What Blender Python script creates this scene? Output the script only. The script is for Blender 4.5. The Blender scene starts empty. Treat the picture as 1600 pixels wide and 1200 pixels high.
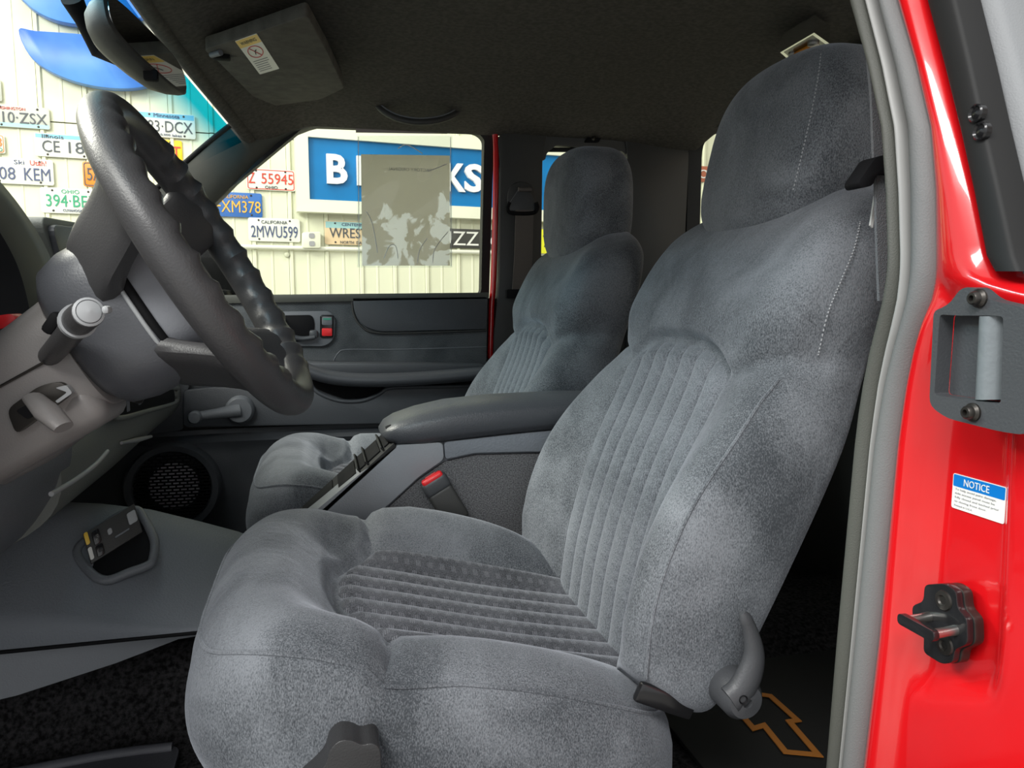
import bpy, bmesh, math, random
import numpy as np
from mathutils import Matrix, Vector, Euler
random.seed(4)
R = math.radians
scene = bpy.context.scene
COL = scene.collection
# ------------------------------------------------------------------ camera
F = 1200.0; YAW = R(14.0); PIT = R(6.4); CAM = (0.0, -0.92, 0.62)
cam = bpy.data.objects.new('camera', bpy.data.cameras.new('camera'))
COL.objects.link(cam)
cam.data.sensor_width = 36; cam.data.lens = F*36/1600; cam.data.clip_start = .01
cam.location = CAM; cam.rotation_euler = (math.pi/2-PIT, 0, -YAW)
scene.camera = cam
# ------------------------------------------------------------------ light
wd = bpy.data.worlds.new('world'); scene.world = wd; wd.use_nodes = True
bg = wd.node_tree.nodes['Background']
bg.inputs[0].default_value = (.97, .985, 1, 1); bg.inputs[1].default_value = .85
def area(name, loc, target, size, power, col=(1, 1, 1)):
    l = bpy.data.lights.new(name, 'AREA'); l.shape = 'RECTANGLE'; l.size, l.size_y = size; l.energy = power; l.color = col
    o = bpy.data.objects.new(name, l); COL.objects.link(o); o.location = loc
    o.rotation_euler = (Vector(target)-Vector(loc)).to_track_quat('-Z', 'Y').to_euler()
area('garage_ceiling_lamp', (-1.6, -2.0, 2.7), (0.1, 0.1, .4), (2.4, .8), 110, (1, .99, .97))
area('wall_fill', (-.4, 2.3, 3.4), (0, 3.8, .7), (6, .6), 48, (1, .97, .82))  # added fill above the gap, unseen, to brighten the siding
area('windscreen_fill', (-2.3, 1.2, 2.5), (.3, .6, .6), (1.6, 1.0), 150, (1, .98, .9))  # unseen fill added ahead of the truck, brightens the seats through the windscreen
vs = scene.view_settings
vs.view_transform = 'Standard'; vs.look = 'None'; vs.gamma = 1; vs.use_curve_mapping = False; vs.exposure = 0.25
# ------------------------------------------------------------------ pixel helpers (rays met with real planes)
_cy, _sy, _cp, _sp = math.cos(YAW), math.sin(YAW), math.cos(PIT), math.sin(PIT)
FW = np.array((_sy*_cp, _cy*_cp, -_sp)); RT = np.array((_cy, -_sy, 0.)); UP = np.array((_sy*_sp, _cy*_sp, _cp))
def ray(px, py): return FW+(px-800)/F*RT+(600-py)/F*UP
def P(px, py, X=None, Y=None, Z=None):
    d = ray(px, py); i, v = (0, X) if X is not None else (1, Y) if Y is not None else (2, Z)
    return np.array(CAM)+d*((v-CAM[i])/d[i])
def PP(pts, **k): return [P(a, b, **k) for a, b in pts]
# ------------------------------------------------------------------ materials
M = {}
def mat(name, col, rough=.5, metal=0., noise=0., nscale=40., bump=0., bscale=300., spec=.5, sheen=0., coat=0., col2=None, detail=4, bump2=0, b2scale=20):
    m = bpy.data.materials.new(name); m.use_nodes = True; nt = m.node_tree; b = nt.nodes['Principled BSDF']
    b.inputs['Base Color'].default_value = (*col, 1); b.inputs['Roughness'].default_value = rough; b.inputs['Metallic'].default_value = metal
    b.inputs['Specular IOR Level'].default_value = spec; b.inputs['Sheen Weight'].default_value = sheen; b.inputs['Sheen Roughness'].default_value = .4
    b.inputs['Coat Weight'].default_value = coat; b.inputs['Coat Roughness'].default_value = .05
    tc = nt.nodes.new('ShaderNodeTexCoord')
    if noise > 0 or col2:
        n = nt.nodes.new('ShaderNodeTexNoise'); n.inputs['Scale'].default_value = nscale; n.inputs['Detail'].default_value = detail
        nt.links.new(tc.outputs['Object'], n.inputs['Vector'])
        r = nt.nodes.new('ShaderNodeValToRGB'); r.color_ramp.elements[0].position = .35; r.color_ramp.elements[1].position = .65
        c2 = col2 or tuple(min(1, c*(1+noise)) for c in col)
        c1 = col if col2 else tuple(c*(1-noise) for c in col)
        r.color_ramp.elements[0].color = (*c1, 1); r.color_ramp.elements[1].color = (*c2, 1)
        nt.links.new(n.outputs['Fac'], r.inputs['Fac']); nt.links.new(r.outputs['Color'], b.inputs['Base Color'])
    prev = None
    for st, sc in ((bump, bscale), (bump2, b2scale)):
        if st > 0:
            n2 = nt.nodes.new('ShaderNodeTexNoise'); n2.inputs['Scale'].default_value = sc; n2.inputs['Detail'].default_value = 3
            nt.links.new(tc.outputs['Object'], n2.inputs['Vector'])
            bp = nt.nodes.new('ShaderNodeBump'); bp.inputs['Strength'].default_value = st; bp.inputs['Distance'].default_value = .002 if sc > 100 else .006
            nt.links.new(n2.outputs['Fac'], bp.inputs['Height'])
            if prev: nt.links.new(prev.outputs['Normal'], bp.inputs['Normal'])
            prev = bp
    if prev: nt.links.new(prev.outputs['Normal'], b.inputs['Normal'])
    M[name] = m; return m
def fabric(name, dark, light, pattern=False, pstr=.5):
    m = bpy.data.materials.new(name); m.use_nodes = True; nt = m.node_tree; b = nt.nodes['Principled BSDF']; N = nt.nodes.new; L = nt.links.new
    b.inputs['Roughness'].default_value = .85; b.inputs['Specular IOR Level'].default_value = .15
    b.inputs['Sheen Weight'].default_value = .35; b.inputs['Sheen Roughness'].default_value = .45; b.inputs['Sheen Tint'].default_value = (.85, .9, 1, 1)
    tc = N('ShaderNodeTexCoord')
    big = N('ShaderNodeTexNoise'); big.inputs['Scale'].default_value = 8; big.inputs['Detail'].default_value = 4; big.inputs['Distortion'].default_value = .6
    fine = N('ShaderNodeTexNoise'); fine.inputs['Scale'].default_value = 850; fine.inputs['Detail'].default_value = 2
    mp = N('ShaderNodeMapping'); mp.inputs['Scale'].default_value = (1, 1, .5)
    L(tc.outputs['Object'], big.inputs['Vector']); L(tc.outputs['Object'], mp.inputs['Vector']); L(mp.outputs['Vector'], fine.inputs['Vector'])
    mx = N('ShaderNodeMath'); mx.operation = 'MULTIPLY_ADD'; mx.inputs[1].default_value = .95; L(fine.outputs['Fac'], mx.inputs[0])
    mb = N('ShaderNodeMath'); mb.operation = 'MULTIPLY_ADD'; mb.inputs[1].default_value = .95; mb.inputs[2].default_value = -.45; L(big.outputs['Fac'], mb.inputs[0]); L(mb.outputs[0], mx.inputs[2])
    r = N('ShaderNodeValToRGB'); r.color_ramp.elements[0].position = .28; r.color_ramp.elements[1].position = .72
    r.color_ramp.elements[0].color = (*dark, 1); r.color_ramp.elements[1].color = (*light, 1)
    L(mx.outputs[0], r.inputs['Fac']); out = r.outputs['Color']
    if pattern:                     # woven rows of short dashes, from the strip's own UVs
        uv = N('ShaderNodeUVMap'); sx = N('ShaderNodeSeparateXYZ'); L(uv.outputs['UV'], sx.inputs[0])
        def mth(op, a, bb=None):
            q = N('ShaderNodeMath'); q.operation = op
            for i, v in enumerate((a, bb)):
                if v is None: continue
                if isinstance(v, (int, float)): q.inputs[i].default_value = v
                else: L(v, q.inputs[i])
            return q.outputs[0]
        u, v = sx.outputs[0], sx.outputs[1]
        row = mth('FLOOR', mth('MULTIPLY', u, 3.0))
        cell = mth('ADD', mth('MULTIPLY', v, 62.0), mth('MULTIPLY', row, .5))
        gate = mth('LESS_THAN', mth('FRACT', cell), .42)
        gu = mth('LESS_THAN', mth('FRACT', mth('MULTIPLY', u, 3.0)), .55)
        ln = mth('LESS_THAN', mth('FRACT', mth('MULTIPLY', v, 62*2.4*3)), .5)
        f = mth('MULTIPLY', mth('MULTIPLY', gate, gu), mth('MULTIPLY', ln, pstr))
        mi = N('ShaderNodeMix'); mi.data_type = 'RGBA'; L(f, mi.inputs[0]); L(out, mi.inputs[6]); mi.inputs[7].default_value = (*[min(1, c*2.0+.05) for c in light], 1)
        out = mi.outputs[2]
    L(out, b.inputs['Base Color'])
    bp = N('ShaderNodeBump'); bp.inputs['Strength'].default_value = .35; bp.inputs['Distance'].default_value = .002; L(fine.outputs['Fac'], bp.inputs['Height'])
    wr = N('ShaderNodeTexNoise'); wr.inputs['Scale'].default_value = 26; wr.inputs['Detail'].default_value = 3; wr.inputs['Distortion'].default_value = 1.5; L(tc.outputs['Object'], wr.inputs['Vector'])
    b2 = N('ShaderNodeBump'); b2.inputs['Strength'].default_value = .22; b2.inputs['Distance'].default_value = .006; L(wr.outputs['Fac'], b2.inputs['Height']); L(bp.outputs['Normal'], b2.inputs['Normal'])
    L(b2.outputs['Normal'], b.inputs['Normal']); M[name] = m
def glass(name, tint=(1, 1, 1), refl=.06, band=None):
    m = bpy.data.materials.new(name); m.use_nodes = True; nt = m.node_tree; nt.nodes.remove(nt.nodes['Principled BSDF'])
    out = nt.nodes['Material Output']; t = nt.nodes.new('ShaderNodeBsdfTransparent'); t.inputs[0].default_value = (*tint, 1)
    g = nt.nodes.new('ShaderNodeBsdfGlossy'); g.inputs['Roughness'].default_value = .02
    ly = nt.nodes.new('ShaderNodeLayerWeight'); ly.inputs[0].default_value = .5
    pw = nt.nodes.new('ShaderNodeMath'); pw.operation = 'POWER'; pw.inputs[1].default_value = 4; nt.links.new(ly.outputs['Facing'], pw.inputs[0])
    lw = nt.nodes.new('ShaderNodeMath'); lw.operation = 'MULTIPLY_ADD'; lw.inputs[1].default_value = refl*2; lw.inputs[2].default_value = refl*.25; nt.links.new(pw.outputs[0], lw.inputs[0])
    mx = nt.nodes.new('ShaderNodeMixShader'); nt.links.new(lw.outputs[0], mx.inputs[0]); nt.links.new(t.outputs[0], mx.inputs[1]); nt.links.new(g.outputs[0], mx.inputs[2]); nt.links.new(mx.outputs[0], out.inputs[0])
    if band:                        # blue shade band along the top of a windscreen (in the glass itself)
        tc = nt.nodes.new('ShaderNodeUVMap'); s = nt.nodes.new('ShaderNodeSeparateXYZ'); r = nt.nodes.new('ShaderNodeValToRGB')
        nt.links.new(tc.outputs[0], s.inputs[0]); nt.links.new(s.outputs[1], r.inputs[0]); nt.links.new(r.outputs[0], t.inputs[0])
        r.color_ramp.elements[0].position = band[0]; r.color_ramp.elements[0].color = (*band[2], 1)
        r.color_ramp.elements[1].position = band[1]; r.color_ramp.elements[1].color = (*tint, 1)
    M[name] = m
fabric('velour', (.05, .056, .063), (.20, .214, .232))
fabric('velour_stripe', (.055, .062, .070), (.185, .20, .22), True, .07)
fabric('velour_dash', (.032, .034, .039), (.125, .13, .145), True, .30)
fabric('door_cloth', (.05, .056, .06), (.14, .15, .158))
mat('headliner', (.066, .06, .05), .95, noise=.25, nscale=120, bump=.4, bscale=700)
mat('visor_cloth', (.095, .088, .074), .9, noise=.2, nscale=40, bump=.3, bscale=600)
mat('trim_black', (.042, .042, .04), .5, bump=.25, bscale=900)
mat('trim_olive', (.075, .077, .066), .6, bump=.2, bscale=900)
mat('vinyl_dark', (.062, .067, .075), .42, bump=.3, bscale=700)
mat('vinyl_armrest', (.06, .064, .072), .36, bump=.3, bscale=500)
mat('plastic_grey', (.15, .16, .175), .42, bump=.35, bscale=600)
mat('plastic_console', (.19, .206, .228), .5, bump=.5, bscale=330, spec=.18)
mat('plastic_lower', (.27, .285, .305), .5, bump=.3, bscale=400)
mat('plastic_dash', (.18, .19, .175), .5, bump=.25, bscale=500)
mat('plastic_column', (.21, .195, .188), .42, bump=.12, bscale=600)
mat('wheel_leather', (.052, .051, .053), .38, bump=.15, bscale=500)
mat('hub_grey', (.08, .083, .093), .4, bump=.15, bscale=500)
mat('pad_grey', (.22, .23, .255), .45, bump=.15, bscale=500)
mat('piping_light', (.35, .36, .37), .5)
mat('black', (.008, .008, .009), .7, spec=.12)
mat('black_gloss', (.012, .012, .013), .2)
mat('carpet', (.026, .025, .026), 1, noise=.7, nscale=160, bump=1, bscale=500, spec=.1)
mat('carpet_grey', (.13, .13, .135), 1, noise=.5, nscale=500, bump=.8, bscale=700, spec=.1)
mat('rubber_mat', (.09, .092, .105), .5, bump=.2, bscale=300)
mat('rubber_grey', (.15, .153, .152), .6, bump=.2, bscale=800)
mat('seal_grey', (.22, .228, .235), .6, bump=.2, bscale=800)
mat('lip_grey', (.30, .30, .29), .5)
mat('rubber_low', (.2, .2, .205), .55, noise=.2, nscale=200, bump=.3, bscale=800)
mat('rubber_black', (.018, .018, .018), .6, spec=.25)
mat('red_paint', (.60, .006, .009), .22, coat=1, spec=.5)
mat('handle_grey', (.055, .058, .063), .45, bump=.15, bscale=500)
mat('handle_dark', (.03, .03, .031), .4, bump=.2, bscale=500)
mat('hood_dark', (.028, .029, .032), .5)
mat('handle_bar', (.16, .18, .19), .35, bump=.3, bscale=120)
mat('steel', (.45, .44, .42), .35, metal=1)
mat('steel_dark', (.06, .055, .05), .4, metal=.8)
mat('chrome', (.8, .8, .8), .12, metal=1)
mat('webbing', (.16, .165, .175), .7, bump=.6, bscale=900)
mat('webbing_brown', (.12, .105, .095), .75, bump=.5, bscale=900)
mat('button_red', (.75, .02, .025), .35)
mat('button_green', (.05, .3, .2), .4)
mat('white', (.8, .8, .78), .5)
mat('sticker_white', (.78, .77, .74), .4)
mat('sticker_yellow', (.85, .55, .06), .4)
mat('sticker_blue', (.0, .17, .55), .35)
mat('ink', (.03, .03, .04), .6); mat('ink_grey', (.3, .3, .31), .6); mat('ink_red', (.6, .05, .05), .6)
mat('gold', (.55, .20, .03), .5); mat('bow_fill', (.012, .012, .01), .8)
mat('siding', (.71, .725, .545), .5, noise=.04, nscale=5, bump2=.15, b2scale=8)
mat('siding_rib', (.58, .6, .44), .5)
mat('conduit', (.74, .75, .64), .5)
mat('sign_blue', (.0, .16, .42), .35, noise=.15, nscale=3)
mat('sign_frame', (.76, .77, .62), .5)
mat('sign_white', (.85, .85, .84), .4)
mat('oval_blue', (.01, .10, .55), .35, col2=(.10, .30, .70), nscale=2)
mat('mirror', (.55, .55, .55), .03, metal=1)
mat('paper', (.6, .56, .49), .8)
nt = M['paper'].node_tree; b = nt.nodes['Principled BSDF']; N = nt.nodes.new; L = nt.links.new     # thin sheet with glare off the film painted in as pale irregular patches
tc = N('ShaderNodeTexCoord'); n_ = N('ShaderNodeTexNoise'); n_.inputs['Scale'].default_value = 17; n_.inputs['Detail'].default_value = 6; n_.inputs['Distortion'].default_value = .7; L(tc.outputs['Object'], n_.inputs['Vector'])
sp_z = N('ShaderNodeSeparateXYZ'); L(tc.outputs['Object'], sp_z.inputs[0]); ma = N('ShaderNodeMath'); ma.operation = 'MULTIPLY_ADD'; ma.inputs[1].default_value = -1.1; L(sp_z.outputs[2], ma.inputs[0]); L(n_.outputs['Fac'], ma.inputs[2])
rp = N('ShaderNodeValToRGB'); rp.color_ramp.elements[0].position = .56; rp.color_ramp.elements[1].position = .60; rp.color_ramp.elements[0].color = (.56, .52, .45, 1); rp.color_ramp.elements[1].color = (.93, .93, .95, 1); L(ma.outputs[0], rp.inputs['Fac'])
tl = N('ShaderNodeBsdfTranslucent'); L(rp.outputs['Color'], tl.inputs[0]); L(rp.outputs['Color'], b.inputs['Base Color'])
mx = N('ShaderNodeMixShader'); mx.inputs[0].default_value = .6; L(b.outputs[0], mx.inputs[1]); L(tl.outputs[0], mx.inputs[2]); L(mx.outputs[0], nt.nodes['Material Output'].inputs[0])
mat('mauve', (.30, .26, .25), .7)
mat('cone', (.9, .9, .92), .5)
mat('concrete', (.35, .34, .32), .9, noise=.2, nscale=3)
mat('beige_wall', (.32, .25, .2), .7)
mat('amber', (.7, .25, .02), .4); mat('lamp_white', (.75, .74, .7), .4)
glass('glass', (.97, .985, .96)); glass('sleeve', (.9, .92, .92))
glass('windscreen', (.97, .985, .95), band=(.035, .15, (.0, .33, .52)))
for nm, c in {'p_white': (.72, .74, .66), 'p_grey': (.5, .52, .46), 'p_aqua': (.35, .62, .62), 'p_yellow': (.85, .55, .02), 'p_orange': (.8, .25, .02), 'p_lime': (.75, .75, .03),
              'p_blue': (.03, .13, .42), 'p_sky': (.2, .5, .65), 'p_tan': (.72, .55, .33), 'p_black': (.05, .05, .045), 'p_brown': (.42, .14, .08),
              't_navy': (.05, .07, .16), 't_red': (.6, .05, .03), 't_green': (.02, .33, .16), 't_gold': (.8, .42, .05), 't_dark': (.06, .07, .08), 't_white': (.78, .78, .74), 't_orange': (.75, .2, .02)}.items():
    mat(nm, c, .45, noise=.06, nscale=12)
# ------------------------------------------------------------------ mesh helpers
W = {}
def mk(name, V, Fc, m, parent=None, smooth=True, sharp=40, uv=None):
    V = np.asarray(V, float); c = (V.min(0)+V.max(0))/2
    me = bpy.data.meshes.new(name); me.from_pydata((V-c).tolist(), [], [list(map(int, f)) for f in Fc]); me.materials.append(M[m])
    if smooth:
        me.polygons.foreach_set('use_smooth', [True]*len(me.polygons))
        if sharp: me.set_sharp_from_angle(angle=R(sharp))
    if uv is not None:
        l = me.uv_layers.new(name='UVMap'); vi = np.empty(len(me.loops), int); me.loops.foreach_get('vertex_index', vi)
        l.data.foreach_set('uv', np.asarray(uv, float)[vi].ravel())
    o = bpy.data.objects.new(name, me); COL.objects.link(o); o.location = c; W[o.name] = Vector(c)
    if parent is not None:
        o.parent = parent; o.matrix_parent_inverse = Matrix.Translation(-W[parent.name])
    return o
def tag(o, label=None, cat=None, group=None, kind=None):
    if label: o['label'] = label
    if cat: o['category'] = cat
    if group: o['group'] = group
    if kind: o['kind'] = kind
    return o
def thing(name, label, cat, loc, group=None, kind=None):
    o = bpy.data.objects.new(name, None); COL.objects.link(o); o.location = loc; o.empty_display_size = .05; W[o.name] = Vector(loc)
    return tag(o, label, cat, group, kind)
def fix(bm):
    bmesh.ops.recalc_face_normals(bm, faces=bm.faces)
    bm.verts.index_update()
    V = [v.co[:] for v in bm.verts]; Fc = [[v.index for v in f.verts] for f in bm.faces]; bm.free(); return V, Fc
def box_vf(c, size, rot=None, bevel=.004, seg=2):
    bm = bmesh.new(); bmesh.ops.create_cube(bm, size=1); bmesh.ops.scale(bm, vec=size, verts=bm.verts)
    if bevel: bmesh.ops.bevel(bm, geom=list(bm.edges), offset=min(bevel, min(size)*.45), segments=seg, profile=.5, affect='EDGES')
    mtx = rot if isinstance(rot, Matrix) else Euler(rot or (0, 0, 0)).to_matrix()
    bmesh.ops.transform(bm, matrix=Matrix.Translation(c) @ mtx.to_4x4(), verts=bm.verts); return fix(bm)
def bx(name, c, size, m, parent=None, rot=None, bevel=.004, seg=2): return mk(name, *box_vf(c, size, rot, bevel, seg), m, parent)
def prism_vf(poly, vec, bevel=0, seg=2):
    bm = bmesh.new(); vec = Vector(vec)
    a = [bm.verts.new(Vector(p)) for p in poly]; b = [bm.verts.new(Vector(p)+vec) for p in poly]; n = len(a)
    bm.faces.new(a); bm.faces.new(b[::-1])
    for i in range(n): bm.faces.new((a[i], b[i], b[(i+1) % n], a[(i+1) % n]))
    bmesh.ops.recalc_face_normals(bm, faces=bm.faces)
    if bevel: bmesh.ops.bevel(bm, geom=list(bm.edges), offset=bevel, segments=seg, profile=.5, affect='EDGES', clamp_overlap=True)
    return fix(bm)
def prism(name, poly, vec, m, parent=None, bevel=0, seg=2, sharp=35): return mk(name, *prism_vf(poly, vec, bevel, seg), m, parent, True, sharp)
def ring_prism(name, outer, inner, vec, m, parent=None):     # a frame with a hole; outer and inner have the same count
    n = len(outer); vec = np.array(vec); O = [np.array(p) for p in outer]; I = [np.array(p) for p in inner]
    V = O+I+[p+vec for p in O]+[p+vec for p in I]; Fc = []
    for i in range(n):
        j = (i+1) % n
        Fc += [(i, j, n+j, n+i), (2*n+i, 3*n+i, 3*n+j, 2*n+j), (i, 2*n+i, 2*n+j, j), (n+i, n+j, 3*n+j, 3*n+i)]
    bm = bmesh.new(); vs_ = [bm.verts.new(p) for p in V]
    for f in Fc: bm.faces.new([vs_[k] for k in f])
    return mk(name, *fix(bm), m, parent, True, 30)
def rounded(pts, r=.01, n=4):                                # round the corners of a closed polygon (3D points)
    out = []; k = len(pts); pts = [np.array(p, float) for p in pts]
    for i in range(k):
        p, a, b = pts[i], pts[i-1], pts[(i+1) % k]
        rr = r[i] if isinstance(r, (list, tuple)) else r
        da, db = a-p, b-p; la, lb = np.linalg.norm(da), np.linalg.norm(db)
        q = min(rr, la*.48, lb*.48); s, e = p+da/la*q, p+db/lb*q
        for t in np.linspace(0, 1, n+1): out.append((1-t)**2*s+2*t*(1-t)*p+t*t*e)
    return out
def spline(pts, n, closed=False):
    pts = np.array(pts, float); k = len(pts)
    ts = np.linspace(0, k if closed else k-1, n, endpoint=not closed); out = []
    for t in ts:
        i = int(min(t, (k if closed else k-1)-1e-9)); f = t-i
        g = (lambda j: pts[j % k]) if closed else (lambda j: pts[min(max(j, 0), k-1)])
        a, b, c, d = g(i-1), g(i), g(i+1), g(i+2)
        out.append(.5*(2*b+(c-a)*f+(2*a-5*b+4*c-d)*f*f+(3*b-a-3*c+d)*f**3))
    return np.array(out)
def tube_vf(path, r, seg=12, closed=False, cap=True, flat=1., ref=None):
    path = [Vector(p) for p in path]; n = len(path); rr = r if hasattr(r, '__len__') else [r]*n; V = []; Fc = []; up = Vector(ref) if ref else None
    for i in range(n):
        t = (path[(i+1) % n]-path[i-1]) if closed else path[min(i+1, n-1)]-path[max(i-1, 0)]
        t.normalize()
        if up is None: up = Vector((0, 0, 1)) if abs(t.z) < .9 else Vector((1, 0, 0))
        s = t.cross(up).normalized(); u2 = s.cross(t).normalized()
        if ref is None: up = u2
        for k in range(seg):
            a = 2*math.pi*k/seg; V.append(path[i]+s*math.cos(a)*rr[i]+u2*math.sin(a)*rr[i]*flat)
    for i in range(n if closed else n-1):
        j = (i+1) % n
        for k in range(seg): Fc.append((i*seg+k, i*seg+(k+1) % seg, j*seg+(k+1) % seg, j*seg+k))
    if cap and not closed: Fc += [tuple(range(seg))[::-1], tuple((n-1)*seg+k for k in range(seg))]
    return [v[:] for v in V], Fc
def tube(name, path, r, m, parent=None, seg=12, closed=False, cap=True, flat=1., ref=None):
    return mk(name, *tube_vf(path, r, seg, closed, cap, flat, ref), m, parent, True, 50)
def loft_vf(rings, cap=True, closed=True):
    k = len(rings[0]); V = [p for r in rings for p in r]; Fc = []
    for i in range(len(rings)-1):
        for j in range(k if closed else k-1): Fc.append((i*k+j, i*k+(j+1) % k, (i+1)*k+(j+1) % k, (i+1)*k+j))
    if cap and closed: Fc += [tuple(range(k))[::-1], tuple((len(rings)-1)*k+j for j in range(k))]
    return V, Fc
def loft(name, rings, m, parent=None, cap=True, closed=True, sharp=40):
    V, Fc = loft_vf(rings, cap, closed); bm = bmesh.new(); vv = [bm.verts.new(p) for p in V]
    for f in Fc:
        try: bm.faces.new([vv[i] for i in f])
        except ValueError: pass
    return mk(name, *fix(bm), m, parent, True, sharp)
def grid_vf(fn, nu, nv):
    V = [fn(i/(nu-1), j/(nv-1)) for i in range(nu) for j in range(nv)]
    return V, [(i*nv+j, i*nv+j+1, (i+1)*nv+j+1, (i+1)*nv+j) for i in range(nu-1) for j in range(nv-1)]
def srect(n, a, b, p=4):                                     # superellipse outline
    o = []
    for k in range(n):
        t = 2*math.pi*k/n; c, s = math.cos(t), math.sin(t)
        o.append((a*math.copysign(abs(c)**(2/p), c), b*math.copysign(abs(s)**(2/p), s)))
    return o
def cyl(name, a, b, r, m, parent=None, seg=20, r2=None): return tube(name, [a, np.array(a)*.999+np.array(b)*.001, b], [r, r, r if r2 is None else r2], m, parent, seg)
def disc(name, c, axis, prof, m, parent=None, seg=32):       # lathe: prof = [(radius, height)] along axis
    ax = Vector(axis).normalized(); s = ax.orthogonal().normalized(); t = ax.cross(s); c = Vector(c)
    rings = [[(c+ax*h+s*math.cos(2*math.pi*k/seg)*r_+t*math.sin(2*math.pi*k/seg)*r_)[:] for k in range(seg)] for r_, h in prof]
    return loft(name, rings, m, parent)
_tx = {}
def txt_mesh(s, ex=.0, off=0.):
    if (s, off) not in _tx:
        cu = bpy.data.curves.new('t', 'FONT'); cu.body = s; cu.size = 1; cu.align_x = 'CENTER'; cu.extrude = ex; cu.resolution_u = 3; cu.offset = off
        o = bpy.data.objects.new('t', cu); COL.objects.link(o); bpy.context.view_layer.update()
        me = bpy.data.meshes.new_from_object(o.evaluated_get(bpy.context.evaluated_depsgraph_get()))
        V = np.array([v.co[:] for v in me.vertices]); Fc = [list(p.vertices) for p in me.polygons]
        bpy.data.objects.remove(o); bpy.data.curves.remove(cu); bpy.data.meshes.remove(me)
        V[:, :2] -= (V[:, :2].min(0)+V[:, :2].max(0))/2; V[:, :2] /= (V[:, :2].max(0)-V[:, :2].min(0)); _tx[(s, off)] = (V, Fc)
    return _tx[(s, off)]
def txt(name, s, c, ex, ey, w, h, m, parent, depth=.0006, off=0.):   # text centred at c, spanning w along ex and h along ey
    V, Fc = txt_mesh(s, .5, off); ex = np.array(ex, float); ey = np.array(ey, float); n = np.cross(ex, ey)
    Q = np.array([np.array(c)+ex*v[0]*w+ey*v[1]*h+n*(v[2]+.5)*depth for v in V])
    return mk(name, Q, Fc, m, parent, False)
def sm(a, b, x):
    t = min(1, max(0, (x-a)/(b-a))); return t*t*(3-2*t)
def itp(tab, x): return float(np.interp(x, [p[0] for p in tab], [p[1] for p in tab]))
def stab(tab, n=80):
    a = spline(tab, n); return [tuple(p) for p in a]
txt_mesh('A', .5)
# ================================================================== THE GARAGE BEYOND
WD = np.array((math.sin(R(82.2)), math.cos(R(82.2)), 0.)); WN = np.array((WD[1], -WD[0], 0.)); WU = np.array((0, 0, 1.))
W0 = np.array(CAM)+ray(430, 360)*4.35; W0[2] = 0
def wp(px, py, off=0.):                                       # pixel -> point on the garage wall, 'off' proud of it
    d = ray(px, py); t = np.dot(W0+WN*off-np.array(CAM), WN)/np.dot(d, WN); return np.array(CAM)+d*t
def ws(s, z, off=0.): return W0+WD*s+WU*z+WN*off
def wsz(p): return float(np.dot(p-W0, WD)), float(p[2])
GZ = -.62
tag(bx('ground', (1, 1, GZ-.05), (14, 14, .1), 'concrete', bevel=0), 'grey concrete garage floor', kind='structure')
wall = tag(mk('wall_back', [ws(s, z, o) for o in (-.09, -.02) for s, z in ((-4.5, GZ), (4.6, GZ), (4.6, 4), (-4.5, 4))],
              [(0, 1, 2, 3), (7, 6, 5, 4), (0, 4, 5, 1), (1, 5, 6, 2), (2, 6, 7, 3), (3, 7, 4, 0)], 'siding_rib', None, False), 'cream ribbed metal siding wall', kind='structure')
zc_ = wsz(wp(430, 385))[1]
pitch = .2; s00 = wsz(wp(452, 400))[0] % pitch
zrows = ((GZ, zc_-.004), (zc_+.004, wsz(wp(90, 192))[1]), (wsz(wp(90, 192))[1]+.006, 4.0))
shared = {}
for ri, (z0, z1) in enumerate(zrows):
    for k in range(-20, 21):
        s0 = s00+k*pitch
        if ri not in shared:
            prof = [(0, -.02), (0, .0), (.006, .012), (.020, .012), (.028, 0), (.100, 0), (.104, .003), (.112, .003), (.116, 0), (pitch-.002, 0), (pitch-.002, -.02)]
            V = [ws(s0+a, z, b) for z in (z0, z1) for a, b in prof]; n = len(prof)
            o = mk('siding_panel', V, [(i, i+1, n+i+1, n+i) for i in range(n-1)], 'siding', wall, False); shared[ri] = (o.data, np.array(o.location), s0)
        else:
            me, l0, sb = shared[ri]; o = bpy.data.objects.new('siding_panel', me); COL.objects.link(o); l = Vector(l0+WD*(s0-sb)); o.location = l; W[o.name] = l
            o.parent = wall; o.matrix_parent_inverse = Matrix.Translation(-W[wall.name])
p0 = ws(4.6, GZ, 0)
tag(mk('wall_side', [p0+np.array(d) for d in ((0, 0, 0), (.1, 0, 0), (.1, -9, 0), (0, -9, 0), (0, 0, 4.6), (.1, 0, 4.6), (.1, -9, 4.6), (0, -9, 4.6))],
       [(0, 3, 7, 4), (1, 5, 6, 2), (0, 4, 5, 1), (3, 2, 6, 7), (4, 7, 6, 5), (0, 1, 2, 3)], 'beige_wall', None, False), 'beige brown garage side wall', kind='structure')
cz = wsz(wp(430, 387))[1]
con = tag(tube('conduit_pipe', [ws(-3.5, cz, .028), ws(2.6, cz, .028)], .012, 'conduit', seg=10), 'thin cream conduit pipe running along the siding', 'pipe')
jb = thing('junction_box', 'small white electrical box on the conduit beside the tan plate', 'electrical box', wp(485, 375))
a_, b_ = wp(471, 364), wp(499, 387); c_ = (a_+b_)/2
mk('box_body', *prism_vf(rounded([wp(471, 364, .01), wp(499, 363, .01), wp(499, 388, .01), wp(471, 388, .01)], .01), WN*.05, .004), 'sign_frame', jb)
for dz in (-.022, .022):
    q = c_+WU*dz+WN*.06; mk('socket', *prism_vf(rounded([q+WD*a+WU*b for a, b in ((-.016, -.014), (.016, -.014), (.016, .014), (-.016, .014))], .01), WN*.004), 'ink_grey', jb)
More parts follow.
